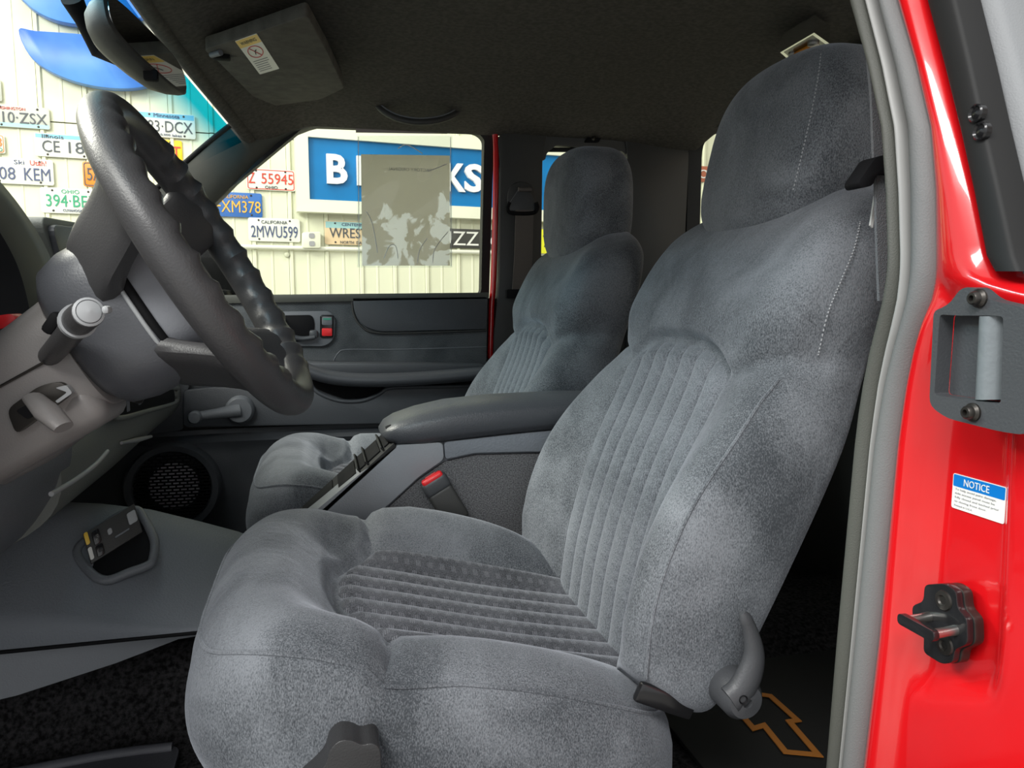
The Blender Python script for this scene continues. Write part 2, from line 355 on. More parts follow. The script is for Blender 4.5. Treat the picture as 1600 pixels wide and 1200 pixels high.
nst = tag(disc('wall_bolt', wp(448, 398), WN, [(.012, 0), (.016, .004), (.014, .016), (.004, .02)], 'siding_rib', None, 12), 'round siding bolt below the tan plate', 'bolt')
def plate(corners, base, lab, items, top=None, grp='license plates on the garage wall', screws=True, off=.006, border=None):
    """corners: pixel quad x0,y0,x1,y1 (top-left, bottom-right); items: (text, u, v, w, h, mat) in plate fractions"""
    x0, y0, x1, y1 = corners; a = wp(x0, y0); b = wp(x1, y1); s0, zt = wsz(a); s1, zb = wsz(b); w, h = s1-s0, zt-zb
    c = ws((s0+s1)/2, (zt+zb)/2)
    t = thing('license_plate', lab, 'license plate', ws((s0+s1)/2, zb, off), grp)
    q = lambda u, v, o=0.: ws(s0+u*w, zb+v*h, off+.008+o)
    mk('plate_sheet', *prism_vf(rounded([q(0, 0), q(1, 0), q(1, 1), q(0, 1)], min(w, h)*.1), WN*.004, .001), base, t)
    if border: ring_prism('plate_rim', rounded([q(.02, .035, .004), q(.98, .035, .004), q(.98, .965, .004), q(.02, .965, .004)], .012), rounded([q(.035, .07, .004), q(.965, .07, .004), q(.965, .93, .004), q(.035, .93, .004)], .01), WN*.0015, border, t)
    if top: mk('plate_band', [q(.02, top[0], .0046), q(.98, top[0], .0046), q(.98, top[1], .0046), q(.02, top[1], .0046)], [(0, 1, 2, 3)], top[2], t, False)
    parts_ = []
    for s, u, v, tw, th, m in items:
        wd_ = s.split(' '); tot = len(s); pos = 0
        for k_ in wd_: parts_.append((k_, u+tw*((pos+len(k_)/2)/tot-.5), v, tw*len(k_)/tot, th, m)); pos += len(k_)+1
    for s, u, v, tw, th, m in parts_: txt('lettering', s, q(u, v, .0055), WD, WU, w*tw, h*th, m, t, .002)
    if screws:
        for u in (.2, .8):
            for v in (.1, .9): disc('plate_screw', q(u, v, .004), WN, [(.006, 0), (.005, .003), (.001, .004)], 'steel_dark', t, 8)
    return t
plate((-18, 163, 80, 204), 'p_grey', 'grey plate reading 10 ZSX high on the left of the wall', [('410·ZSX', .5, .45, .9, .5, 't_dark'), ('WASHINGTON', .35, .86, .5, .13, 't_red')], (.02, .2, 'p_aqua'))
plate((54, 208, 151, 250), 'p_white', 'white plate reading CE 180 directly left of the steering wheel rim', [('CE 180', .55, .45, .86, .5, 't_dark'), ('Illinois', .3, .87, .35, .16, 't_dark')], (.8, .97, 'p_sky'))
plate((-24, 245, 86, 291), 'p_white', 'white plate with small red script reading K08 KEM above the dash hood', [('K08 KEM', .5, .4, .9, .48, 't_navy'), ('Utah!', .78, .85, .24, .2, 't_red'), ('Ski', .5, .85, .15, .17, 't_navy')])
plate((-80, 206, 10, 241), 'p_white', 'cut off plate with an orange number at the left picture edge', [('TR 423', .5, .6, .9, .5, 't_orange'), ('OHIO', .8, .2, .3, .2, 't_green')], border='t_orange')
plate((-80, 118, 5, 160), 'p_grey', 'cut off grey plate at the left edge above the grey ZSX plate', [('77 HB', .5, .5, .9, .4, 't_red')])
plate((215, 174, 306, 219), 'p_white', 'white plate with pale blue top reading 783 DCX below the mirror', [('783·DCX', .5, .44, .9, .46, 't_dark'), ('Minnesota', .5, .88, .45, .15, 't_navy'), ('10,000 lakes', .55, .1, .4, .1, 't_navy')], (.76, .97, 'p_sky'))
plate((190, 214, 286, 258), 'p_yellow', 'yellow plate with red characters reading 5 CNT under the white DCX plate', [('125·CNT', .5, .5, .94, .5, 't_red'), ('NEW MEXICO USA', .6, .12, .6, .12, 't_red')], off=-.004)
plate((129, 253, 222, 296), 'p_orange', 'orange plate with a dark number 5 behind the wheel rim', [('5A 2291', .5, .5, .86, .5, 't_dark')], border='t_dark')
plate((63, 293, 159, 336), 'p_white', 'white plate with green characters reading 394 BEK above the dash', [('394·BEK', .52, .5, .86, .48, 't_green'), ('OHIO', .5, .87, .3, .16, 't_green'), ('CUYAHOGA', .52, .12, .32, .1, 't_navy')])
plate((137, 337, 226, 378), 'p_lime', 'bright yellow plate lettered WA low behind the wheel', [('WA 93', .4, .75, .7, .3, 't_dark')])
plate((268, 262, 296, 274), 'p_yellow', 'tiny yellow tag below the yellow CNT plate', [('SEE', .4, .5, .5, .5, 't_dark')], screws=False)
plate((384, 263, 461, 300), 'p_white', 'white plate with red characters reading Z 55945 beside the blue sign', [('Z 55945', .5, .55, .92, .5, 't_red'), ('OHIO', .5, .14, .26, .14, 't_dark')], border='t_red')
plate((322, 299, 410, 341), 'p_blue', 'blue plate with gold characters reading 1FXM378 beside the windscreen pillar', [('1FXM378', .52, .42, .9, .48, 't_gold'), ('CALIFORNIA', .5, .82, .5, .14, 't_gold')])
plate((262, 338, 350, 380), 'p_white', 'white plate ending in letters RA above the passenger door mirror', [('418 DRA', .5, .42, .9, .5, 't_dark'), ('NEVADA', .45, .85, .5, .16, 't_dark')])
plate((387, 340, 469, 379), 'p_white', 'cream plate with navy characters reading 2MWU599 above the conduit', [('2MWU599', .5, .42, .9, .5, 't_navy'), ('CALIFORNIA', .5, .83, .5, .14, 't_dark')])
plate((506, 345, 588, 384), 'p_tan', 'tan plate with pale blue top reading WREST left of the clear sleeve', [('WRESTLR', .58, .5, .98, .42, 't_dark'), ('CENTENNIAL', .6, .86, .55, .12, 't_navy'), ('NORTH DAKOTA', .6, .1, .62, .12, 't_dark')], (.7, .97, 'p_aqua'))
plate((660, 356, 800, 390), 'p_black', 'black plate with white characters reading ZZ 6 right of the clear sleeve', [('FUZZ 6', .47, .5, .8, .72, 't_white')])
plate((812, 358, 898, 398), 'p_lime', 'yellow plate half hidden behind the passenger headrest', [('A 7104', .5, .5, .9, .5, 't_dark')], off=.045)
plate((1040, 256, 1130, 287), 'p_brown', 'brown plate with pale characters seen through the rear window', [('64-01', .42, .5, .85, .55, 't_white')])
plate((310, 415, 395, 457), 'p_white', 'white plate low behind the passenger door mirror', [('BX 207', .5, .5, .9, .5, 't_dark')])
# blue letter sign
a_ = wp(478, 218); b_ = wp(478, 314); sL, zT = wsz(a_); zB = wsz(b_)[1]; sR = wsz(wp(1012, 280))[0]
sg = thing('letter_sign', 'long blue sign with raised white letters in a white frame', 'sign', ws((sL+sR)/2, zB, .01))
q = lambda s, z, o=.02: ws(s, z, o)
fr = .07
ring_prism('sign_frame', [q(sL-fr, zB-fr), q(sR+fr, zB-fr), q(sR+fr, zT+fr), q(sL-fr, zT+fr)], [q(sL, zB), q(sR, zB), q(sR, zT), q(sL, zT)], WN*.07, 'sign_frame', sg)
mk('sign_panel', *prism_vf([q(sL, zB, .015), q(sR, zB, .015), q(sR, zT, .015), q(sL, zT, .015)], WN*.05), 'sign_blue', sg)
for ch, px, py, pw, ph in (('B', 526, 265, 32, 46), ('R', 573, 268, 32, 46), ('K', 711, 278, 30, 44), ('S', 739, 279, 28, 44), ('D', 873, 286, 25, 42), ('E', 915, 288, 25, 42), ('L', 950, 290, 25, 42)):
    c = wp(px, py, .068); l = wp(px-pw/2, py, .068); r = wp(px+pw/2, py, .068); u = wp(px, py-ph/2, .068); d = wp(px, py+ph/2, .068)
    txt('sign_letter', ch, c, WD, WU, np.linalg.norm(r-l), u[2]-d[2], 'sign_white', sg, .022, .03)
# blue oval sign pieces, upper left
ov = thing('bowl_shaped_sign', 'blue half round sign with flat top edge above the plates', 'sign', wp(140, 145))
o1 = [wp(*p, .02) for p in spline([(33, 52), (60, 54), (120, 58), (200, 66), (262, 74), (255, 120), (232, 138), (190, 143), (135, 136), (85, 118), (50, 92)], 44, True)]
mk('sign_face', *prism_vf(o1, WN*.06, .004), 'oval_blue', ov)
o2 = [wp(*p, .02) for p in spline([(25, -20), (45, 12), (80, 34), (125, 44), (180, 42), (240, 26), (270, -10), (250, -70), (140, -95), (50, -70)], 44, True)]
ov2 = tag(mk('round_sign', *prism_vf(o2, WN*.06, .004), 'oval_blue'), 'blue rounded sign at the top edge behind the mirror', 'sign')

# ================================================================== CABIN SHELL
YC = .33
def zroof(x, y):
    e = (y-YC)/.76; z = 1.115-.075*abs(e)**2.6
    xf = xfront(y); d = x-xf
    z -= .05*(1-sm(0, .16, d)); z -= .02*sm(.75, 1.0, x)
    return z
def xfront(y): return -.262+.10*abs((y-YC)/.75)**2
ny, nx = 60, 70
def hl(u, v, o=0.):
    y = YC-.76+1.52*v; x = xfront(y)+(1.02-xfront(y))*u; return (x, y, zroof(x, y)+o)
V1, F1 = grid_vf(lambda u, v: hl(u, v), nx, ny); V2, F2 = grid_vf(lambda u, v: hl(u, v, .035), nx, ny); n1 = len(V1)
Fs = [f[::-1] for f in F1]+[tuple(n1+i for i in f) for f in F2]
edge = [i*ny for i in range(nx)]+[(nx-1)*ny+j for j in range(1, ny)]+[i*ny+ny-1 for i in range(nx-2, -1, -1)]+[j for j in range(ny-2, 0, -1)]
for i in range(len(edge)): a, b = edge[i], edge[(i+1) % len(edge)]; Fs.append((a, b, n1+b, n1+a))
ceil = tag(mk('ceiling', V1+V2, Fs, 'headliner'), 'dark fabric headliner across the cab roof', kind='structure')
# floor, tunnel, rear wall, firewall, sill
def floor_z(y): return .115*sm(.16, .25, y)*(1-sm(.43, .5, y))
ys = np.linspace(-.44, 1.12, 80)
V = [(x, y, floor_z(y)*(1 if x < .45 else .4)) for x in (-1.0, .44, .46, 1.05) for y in ys]; n = len(ys)
V += [(x, y, -.04) for x in (-1.0, 1.05) for y in ys]
Fc = [(i*n+j, (i+1)*n+j, (i+1)*n+j+1, i*n+j+1) for i in range(3) for j in range(n-1)]+[(4*n+j, 4*n+j+1, 5*n+j+1, 5*n+j) for j in range(n-1)]
tag(mk('floor', V, Fc, 'carpet'), 'black carpeted cab floor with centre tunnel', kind='structure')
tag(bx('wall_front', (-1.0, YC, .3), (.06, 1.6, .7), 'black', bevel=0), 'black firewall ahead of the footwell', kind='structure')
tag(bx('wall_rear', (1.05, YC, .32), (.05, 1.56, .72), 'trim_black', bevel=.01), 'dark trim panel across the rear of the cab', kind='structure')
tag(bx('trim_sill', (-.15, -.45, -.01), (1.2, .1, .1), 'trim_black', bevel=.015), 'dark sill trim below the open doorway', kind='structure')
# A pillar (passenger side): band between windscreen edge and door window edge
Lp = [P(392, 176, Y=1.05), P(330, 224, Y=1.06), P(262, 284, Y=1.07), P(200, 340, Y=1.08), P(120, 420, Y=1.08)]
Rp = [P(520, 188, Y=1.10), P(440, 218, Y=1.10), P(335, 318, Y=1.10), P(290, 362, Y=1.10), P(215, 440, Y=1.10)]
rings = []
for a, b in zip(spline(Lp, 16), spline(Rp, 16)):
    m_ = (a+b)/2; rings.append([a, a*.7+b*.3+np.array((0, -.012, .004)), a*.35+b*.65+np.array((0, -.014, .004)), b, b+np.array((0, .05, .0)), a+np.array((-.02, .05, 0))])
tag(loft('trim_1', rings, 'trim_olive', None, True, True, 60), 'grey front pillar trim beside the windscreen', kind='structure')
tag(tube('trim_2', [p+np.array((-.004, .0, .004)) for p in spline(Lp, 20)], .006, 'black', seg=8), 'black windscreen edge seal along the front pillar', kind='structure')
# B pillar trim, passenger side, with red body edge ahead of it
def wallpoly(pts, Y): return [P(a, b, Y=Y) for a, b in pts]
bp_ = rounded(wallpoly([(778, 214), (800, 196), (856, 204), (848, 245), (846, 400), (842, 560), (842, 700), (768, 700), (772, 520), (780, 440), (782, 260)], 1.075), .012)
tag(prism('trim_3', bp_, (0, .06, 0), 'trim_black', None, .006), 'dark centre pillar trim behind the passenger door', kind='structure')
tag(prism('trim_4', rounded(wallpoly([(800, 196), (1075, 205), (1080, 218), (986, 226), (978, 242), (972, 236), (870, 226), (854, 240), (852, 250), (846, 250), (848, 210)], 1.08), .006), (0, .05, 0), 'trim_black', None, .004), 'dark trim above the rear quarter window', kind='structure')
tag(prism('trim_5', rounded(wallpoly([(976, 212), (1078, 212), (1074, 300), (1068, 420), (1060, 700), (978, 700), (980, 500), (982, 300), (980, 240)], 1.075), .008), (0, .06, 0), 'trim_black', None, .008), 'dark rear pillar trim beside the rear window', kind='structure')
tag(prism('trim_6', wallpoly([(838, 400), (985, 400), (985, 700), (838, 700)], 1.085), (0, .04, 0), 'trim_black'), 'dark panel under the rear quarter window', kind='structure')
tag(tube('trim_7', spline(wallpoly([(772, 205), (775, 230), (774, 330), (771, 440), (768, 480), (766, 560)], 1.088), 20), .008, 'red_paint', seg=10), 'thin strip of red body edge behind the passenger door window', kind='structure')
tag(tube('trim_8', spline(wallpoly([(760, 204), (790, 190), (850, 194), (960, 202), (1075, 212)], 1.075), 30), .004, 'trim_olive', seg=8), 'fine headliner seam bead above the pillars', kind='structure')
for nme, pts, lab in (('window_1', [(846, 222), (990, 222), (990, 430), (840, 430)], 'small rear quarter window on the passenger side'),):
    w = thing(nme, lab, None, P(910, 420, Y=1.12), kind='structure'); mk('pane', *prism_vf(wallpoly(pts, 1.12), (0, .004, 0)), 'glass', w)
    tube('seal', spline(wallpoly([(856, 234), (970, 236), (980, 244), (982, 330), (980, 425)], 1.10), 30), .006, 'rubber_black', w, 8)
tag(bx('wall_right', (.74, 1.125, .27), (.64, .03, .64), 'trim_black', bevel=.004), 'dark inner side wall below the rear quarter window', kind='structure')
# rear window
rw = thing('window_2', 'rear window of the cab', None, (1.02, YC, .66), kind='structure')
yl, yr = -.36, 1.075
z0, z1 = .70, 1.055
outer = rounded([(1.0, yl-.06, z0-.06), (1.0, yr+.05, z0-.06), (1.0, yr+.05, z1+.05), (1.0, yl-.06, z1+.05)], .02, 5); inner = rounded([(1.0, yl, z0), (1.0, yr, z0), (1.0, yr, z1), (1.0, yl, z1)], .05, 5)
ring_prism('frame', outer, inner, (.04, 0, 0), 'rubber_black', rw)
bx('pane', (1.025, (yl+yr)/2, (z0+z1)/2), (.004, yr-yl+.02, z1-z0+.02), 'glass', rw, bevel=0)
# driver side quarter: inner face of the closed side access panel
sq = thing('wall_left', 'dark inner trim of the side access panel behind the driver', None, (.75, -.44, 0), kind='structure')
bx('panel_lower', (.77, -.46, .30), (.56, .04, .66), 'trim_black', sq, bevel=.008)
bx('rear_post', (.99, -.44, .84), (.08, .04, .44), 'trim_black', sq, bevel=.008)
bx('pane', (.75, -.45, .83), (.44, .004, .42), 'glass', sq, bevel=0)
# windscreen
top_ = [P(392, 176, Y=1.05), None]
def wsc(u, v):
    y = YC-.74+1.48*v; x = xfront(y)-.004-(.62-.0*abs(v-.5))*u; z = zroof(xfront(y), y)-.006-.36*u; return (x, y, z)
V, Fc = grid_vf(wsc, 12, 20); uvs = [(j/19, i/11) for i in range(12) for j in range(20)]
wi = thing('window_3', 'sloping windscreen with a blue shade band along its top', None, (-.8, YC, .7), kind='structure')
mk('pane', V, Fc, 'windscreen', wi, uv=uvs)
# header trim under front edge of roof
tag(tube('trim_9', [(xfront(y)+.01, y, zroof(xfront(y), y)+.004) for y in np.linspace(YC-.74, YC+.745, 40)], .016, 'headliner', seg=10, flat=.6), 'dark windscreen header edge', kind='structure')
# ================================================================== PASSENGER DOOR
DY = 1.05
door = thing('door_1', 'dark grey passenger door with cloth insert, armrest and open window view', None, (0, 1.1, 0), kind='structure')
dp = lambda pts, Y=DY: [P(a, b, Y=Y) for a, b in pts]
# window frame ring and pane
inn = rounded(dp([(478, 196), (744, 206), (757, 216), (752, 459), (395, 463), (250, 463), (262, 385), (330, 318)], 1.10), [.02, .02, .03, .012, .01, .01, .03, .03], 4)
out = rounded(dp([(470, 180), (752, 190), (772, 205), (764, 470), (395, 474), (205, 474), (215, 400), (318, 312)], 1.10), [.02, .02, .03, .012, .01, .01, .03, .03], 4)
ring_prism('window_frame', out, inn, (0, .035, 0), 'rubber_black', door)
mk('window_pane', *prism_vf(inn, (0, .004, 0)), 'glass', door)
# main cloth panel
mk('door_skin', *box_vf((-.08, 1.115, .30), (1.1, .03, .64), None, .006), 'trim_black', door)
mk('cloth_panel', *prism_vf(rounded(dp([(250, 472), (762, 466), (760, 585), (700, 600), (500, 600), (300, 640), (230, 640)], 1.062), .015), (0, .04, 0), .004), 'door_cloth', door)
mk('belt_trim', *prism_vf(rounded(dp([(250, 462), (764, 457), (764, 467), (250, 476)], 1.052), .004), (0, .05, 0), .003), 'trim_olive', door)
up_ = rounded(dp([(551, 466), (762, 464), (760, 514), (590, 518), (566, 508), (554, 490)], 1.052), [.004, .01, .01, .02, .02, .03], 5)
mk('upper_pad', *prism_vf(up_, (0, .03, 0), .009, 3), 'vinyl_dark', door)
tube('pad_piping', spline(dp([(550, 466), (552, 488), (563, 508), (590, 520), (680, 519), (760, 516)], 1.056), 40), .0028, 'trim_black', door, 8)
tube('cloth_seam', spline(dp([(518, 572), (528, 552), (545, 546), (620, 546), (760, 542)], 1.062), 30), .0016, 'plastic_grey', door, 6)
# handle bezel, handle, lock switch
hb = mk('handle_bezel', *prism_vf(rounded(dp([(420, 487), (515, 486), (524, 498), (522, 530), (508, 541), (440, 540), (420, 520)], 1.052), .02, 5), (0, .02, 0), .005, 3), 'plastic_grey', door)
mk('bezel_recess', *prism_vf(rounded(dp([(428, 493), (488, 492), (492, 505), (490, 528), (470, 534), (440, 534), (428, 520)], 1.0495), .02, 5), (0, .012, 0), .002), 'black', hb)
hp = spline(dp([(437, 494), (440, 508), (450, 522), (470, 529), (492, 527)], 1.04), 24)
tube('door_handle', hp, [.011-.004*abs(i/23-.2) for i in range(24)], 'vinyl_dark', door, 12, flat=.7)
bx('handle_pivot', P(490, 522, Y=1.045), (.02, .016, .02), 'vinyl_dark', door, bevel=.005)
lk = mk('lock_switch', *prism_vf(rounded(dp([(500, 492), (521, 492), (521, 528), (500, 528)], 1.047), .006), (0, .012, 0), .002), 'black_gloss', door)
mk('unlock_rocker', *prism_vf(rounded(dp([(503, 495), (519, 495), (519, 508), (503, 508)], 1.043), .004), (0, .008, 0), .002), 'plastic_grey', lk)
mk('green_mark', *prism_vf(dp([(505, 497), (517, 497), (517, 500), (505, 500)], 1.0425), (0, .002, 0)), 'button_green', lk)
mk('red_mark', *prism_vf(rounded(dp([(503, 513), (519, 513), (519, 525), (503, 525)], 1.0435), .003), (0, .004, 0), .001), 'button_red', lk)
# armrest pull bar
ar = spline(dp([(462, 566), (480, 578), (520, 590), (580, 594), (660, 591), (760, 583)], 1.0), 30)
tube('armrest', ar, [.024+.004*min(1, i/8) for i in range(30)], 'vinyl_armrest', door, 16, flat=.62, ref=(0, 0, 1))
mk('armrest_shelf', *prism_vf(dp([(455, 566), (760, 570), (760, 590), (600, 598), (470, 585)], 1.0), (0, .07, 0), .006), 'vinyl_dark', door)
# lower panel: scoop pocket and ledge
lower = rounded(dp([(286, 610), (330, 605), (440, 605), (480, 600), (500, 612), (540, 626), (580, 622), (605, 608), (640, 606), (764, 604), (764, 668), (600, 662), (286, 668)], 1.03), .012, 3)
mk('lower_panel', *prism_vf(lower, (0, .05, 0), .008, 3), 'vinyl_dark', door)
mk('pocket_back', *prism_vf(dp([(440, 575), (640, 580), (640, 640), (440, 640)], 1.055), (0, .02, 0)), 'black', door)
tube('pocket_lip', spline(dp([(484, 598), (498, 614), (530, 626), (565, 626), (592, 616), (606, 607), (640, 605), (760, 603)], 1.03), 40), .005, 'vinyl_dark', door, 8)
def bulge(u, v):                                             # bottom door skin with a shelf-like swell and speaker pod
    x = -.62+1.1*u; z = -.02+.32*v
    y = 1.03-.03*sm(.25, .31, z)-.012*sm(.18, .27, z)
    if v > .95: y = 1.06
    r = math.hypot(x+.357, z-.162); y -= .03*(1-sm(.09, .17, r))
    return (x, y, z)
V, Fc = grid_vf(bulge, 60, 30); mk('kick_panel', V, [f[::-1] for f in Fc], 'vinyl_dark', door)
mk('front_panel', *prism_vf(rounded(dp([(150, 560), (300, 560), (296, 600), (290, 625), (286, 672), (150, 690)], 1.04), .01), (0, .05, 0), .006), 'vinyl_dark', door)
# speaker
SC = P(268, 765, Y=.955); SX = np.array((0, -1, 0))
sp_ = tag(disc('speaker_bezel', SC+np.array((0, .02, 0)), SX, [(.106, -.02), (.106, .006), (.101, .014), (.088, .012), (.083, .004), (.083, -.02)], 'vinyl_dark', door, 48), 'black speaker surround')
disc('speaker_cone', SC+np.array((0, .035, 0)), SX, [(.056, 0), (.03, .004), (.026, .012), (.012, .018), (.001, .019)], 'cone', sp_, 32)
disc('speaker_well', SC+np.array((0, .042, 0)), SX, [(.09, 0), (.001, .001)], 'black', sp_, 32)
bm = bmesh.new(); rg = .084; rows = 22; hgt = 2*rg/rows                   # slotted grille: thin rails with staggered ties
def addbox(bm, c, s):
    r_ = bmesh.ops.create_cube(bm, size=1); bmesh.ops.scale(bm, vec=s, verts=r_['verts']); bmesh.ops.translate(bm, vec=c, verts=r_['verts'])
for i in range(rows+1):
    z = -rg+i*hgt; hw = math.sqrt(max(0, rg*rg-z*z))
    if hw > .01: addbox(bm, Vector(SC)+Vector((0, .012, z)), (2*hw, .004, hgt*.42))
    k = -6
    while k <= 6:
        xx = (k+.5*(i % 2))*.0165; zz = z+hgt/2
        if math.hypot(xx, zz) < rg: addbox(bm, Vector(SC)+Vector((xx, .012, zz)), (.0035, .004, hgt*.62))
        k += 1
tag(mk('speaker_grille', *fix(bm), 'black', sp_, False), 'black slotted speaker grille over a pale cone', kind='stuff')
# window crank
CB = P(375, 640, Y=1.02)
cr = thing('window_crank', 'dark grey window winder with a round knob on the passenger door', 'window crank', CB)
disc('crank_boss', CB, SX, [(.034, -.02), (.034, .01), (.028, .018), (.001, .02)], 'plastic_grey', cr, 28)
e_ = P(306, 651, Y=.985)
tube('crank_arm', [CB+np.array((0, -.012, 0)), CB*.5+e_*.5+np.array((0, -.006, 0)), e_], [.021, .016, .013], 'plastic_grey', cr, 14, flat=.8)
disc('crank_knob', e_+np.array((0, .008, 0)), SX, [(.0135, 0), (.0155, .012), (.0155, .028), (.012, .033), (.001, .034)], 'plastic_grey', cr, 24)
# clear sleeve with a sheet of paper, taped inside the pane
sl = thing('document_sleeve', 'clear plastic sleeve holding a grey sheet, stuck to the passenger window', 'document sleeve', P(632, 418, Y=1.096))
def sleeve(u, v):
    p = P(558+149*u, 212+206*v, Y=1.094); return (p[0], p[1]+.002*math.sin(9*u+5*v)*math.sin(7*v), p[2])
V, Fc = grid_vf(sleeve, 24, 30); n1 = len(V); V2 = [(a, b+.0012, c) for a, b, c in V]
mk('plastic_cover', V+V2, Fc+[tuple(n1+i for i in f)[::-1] for f in Fc], 'sleeve', sl)
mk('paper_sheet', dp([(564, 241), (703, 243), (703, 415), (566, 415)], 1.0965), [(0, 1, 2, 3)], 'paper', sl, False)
for pts in ([(622, 232), (634, 226), (648, 232), (660, 240)], [(600, 404), (608, 385), (618, 384), (622, 404)], [(652, 412), (656, 390), (668, 372)], [(676, 410), (680, 388), (700, 362)], [(668, 268), (684, 262), (698, 256)], [(572, 330), (582, 350), (590, 395)]):
    tube('film_crease', spline(dp(pts, 1.0935), 14), .0012, 'sticker_white', sl, 6)
for x_ in (560, 704): tube('sleeve_weld', dp([(x_, 214), (x_+1, 416)], 1.0935), .0009, 'sticker_white', sl, 6)
txt('faint_print', 'FACTORY ORIGINAL', P(640, 265, Y=1.0958), (-1, 0, 0), (0, 0, 1), .11, .008, 'ink_grey', sl, .0003)
tp = tag(mk('paper_strip', *prism_vf(dp([(556, 196), (699, 201), (699, 209), (556, 207)], 1.097), (0, .002, 0)), 'mauve', None, False), 'grey mauve strip along the top of the passenger window', 'strip')
# passenger door mirror, outside
bx('mirror_arm', P(340, 462, Y=1.18), (.06, .12, .03), 'black', door, bevel=.008)
mo = [P(a, b, Y=1.24) for a, b in spline([(318, 368), (345, 366), (364, 380), (374, 405), (378, 440), (376, 466), (318, 470), (308, 420)], 36, True)]
mk('mirror_housing', *prism_vf(mo, (-.03, .14, 0), .012, 3), 'black', door)
mk('mirror_bezel', *prism_vf([P(a, b, Y=1.235) for a, b in spline([(352, 380), (362, 388), (370, 410), (372, 440), (360, 440), (356, 410)], 24, True)], (0, .004, 0)), 'plastic_grey', door)

# ================================================================== DASHBOARD, COLUMN, WHEEL
db = thing('dashboard', 'dark grey dashboard with glove box on the passenger side', 'dashboard', (-.6, YC, .3))
def dprof(y):
    f = .05*sm(.45, 1.0, y)
    return [(-.95, .70), (-.62, .725), (-.46-f, .715), (-.425-f, .69), (-.40-f, .62), (-.385-f*.5, .52), (-.36-f*.3, .455), (-.335-f*.0, .43), (-.33-f*.0, .37), (-.36-f*.3, .325), (-.44-f*.3, .29), (-.6, .28), (-.95, .28)]
rings = [[(x, y, z) for x, z in spline(dprof(y), 40)] for y in np.linspace(.16, 1.06, 30)]
loft('dash_body', rings, 'plastic_dash', db, True, True, 35)
rings = [[(x+.02*(1-sm(-.4, .1, y)), y, z) for x, z in spline([(-.9, .60), (-.5, .60), (-.40, .58), (-.37, .50), (-.335, .47), (-.325, .42), (-.345, .36), (-.40, .30), (-.5, .28), (-.9, .28)], 36)] for y in np.linspace(-.40, .2, 20)]
loft('knee_panel', rings, 'plastic_grey', db, True, True, 35)
# glove box face, dark slot and latch
gx = lambda pts, X: [P(a, b, X=X) for a, b in pts]
mk('glove_slot', *prism_vf(rounded(gx([(182, 618), (272, 606), (274, 628), (184, 652)], -.315), .012), (-.03, 0, 0), .003), 'black', db)
tube('slot_rim', spline(gx([(182, 618), (272, 606), (275, 616), (273, 629), (230, 642), (184, 653), (180, 636)], -.317), 40, True), .005, 'plastic_dash', db, 8, True)
for a, b in ((196, 634), (214, 624)): bx('slot_tab', P(a, b, X=-.318), (.012, .012, .02), 'plastic_grey', db, bevel=.002)
tube('glove_latch', gx([(190, 692), (212, 688), (236, 682)], -.325), [.003, .005, .003], 'piping_light', db, 8)
tube('panel_edge', spline(gx([(166, 700), (172, 690), (168, 705), (150, 725), (120, 748), (80, 772)], -.30)[2:], 20), .003, 'piping_light', db, 8)
# centre dash vents panel seen between hood and wheel
vp = mk('dash_bezel', *prism_vf(rounded(gx([(62, 337), (158, 354), (150, 440), (104, 452)], -.37), .03, 5), (-.06, 0, 0), .006, 3), 'plastic_dash', db)
mk('vent_face', *prism_vf(rounded(gx([(80, 350), (136, 358), (142, 400), (118, 440), (104, 430)], -.362), .03, 5), (-.03, 0, 0), .008, 3), 'hub_grey', vp)
tube('vent_bead', spline(gx([(128, 362), (136, 380), (141, 400)], -.358), 16), .003, 'piping_light', vp, 8)
# instrument hood: an arch with a flat rim
ih = db
arch_o = spline([(-.33, .50), (-.34, .62), (-.28, .71), (-.16, .765), (-.055, .772), (.035, .758), (.124, .724), (.196, .68), (.24, .62), (.25, .56), (.25, .50)], 50)
arch_i = spline([(-.25, .50), (-.25, .60), (-.2, .67), (-.13, .705), (-.07, .715), (-.005, .705), (.035, .69), (.075, .655), (.095, .61), (.10, .56), (.10, .50)], 50)
def hx(z): return -.327-.04*max(0, z-.60)
ro = []; 
for (yo, zo), (yi, zi) in zip(arch_o, arch_i):
    ym, zm = (yo+yi)/2, (zo+zi)/2
    ro.append([(hx(zo)-.22, yo, zo+.005), (hx(zo)-.02, yo, zo), (hx(zo)-.004, yo*.92+yi*.08, zo*.92+zi*.08), (hx(zm)+.002, ym, zm), (hx(zi)-.006, yi*.94+yo*.06, zi*.94+zo*.06), (hx(zi)-.03, yi, zi), (hx(zi)-.22, yi, zi)])
loft('hood_shell', ro, 'hood_dark', ih, False, False, 60)
bx('gauge_panel', (-.50, -.07, .60), (.02, .40, .26), 'black_gloss', ih, bevel=.004)
hz = tag(mk('hazard_button', *prism_vf(rounded([P(a, b, Y=-.02) for a, b in ((-10, 494), (16, 490), (26, 498), (8, 512), (-8, 516))], .003), (0, .03, 0), .002), 'button_red'), 'small red button on top of the steering column', 'button')
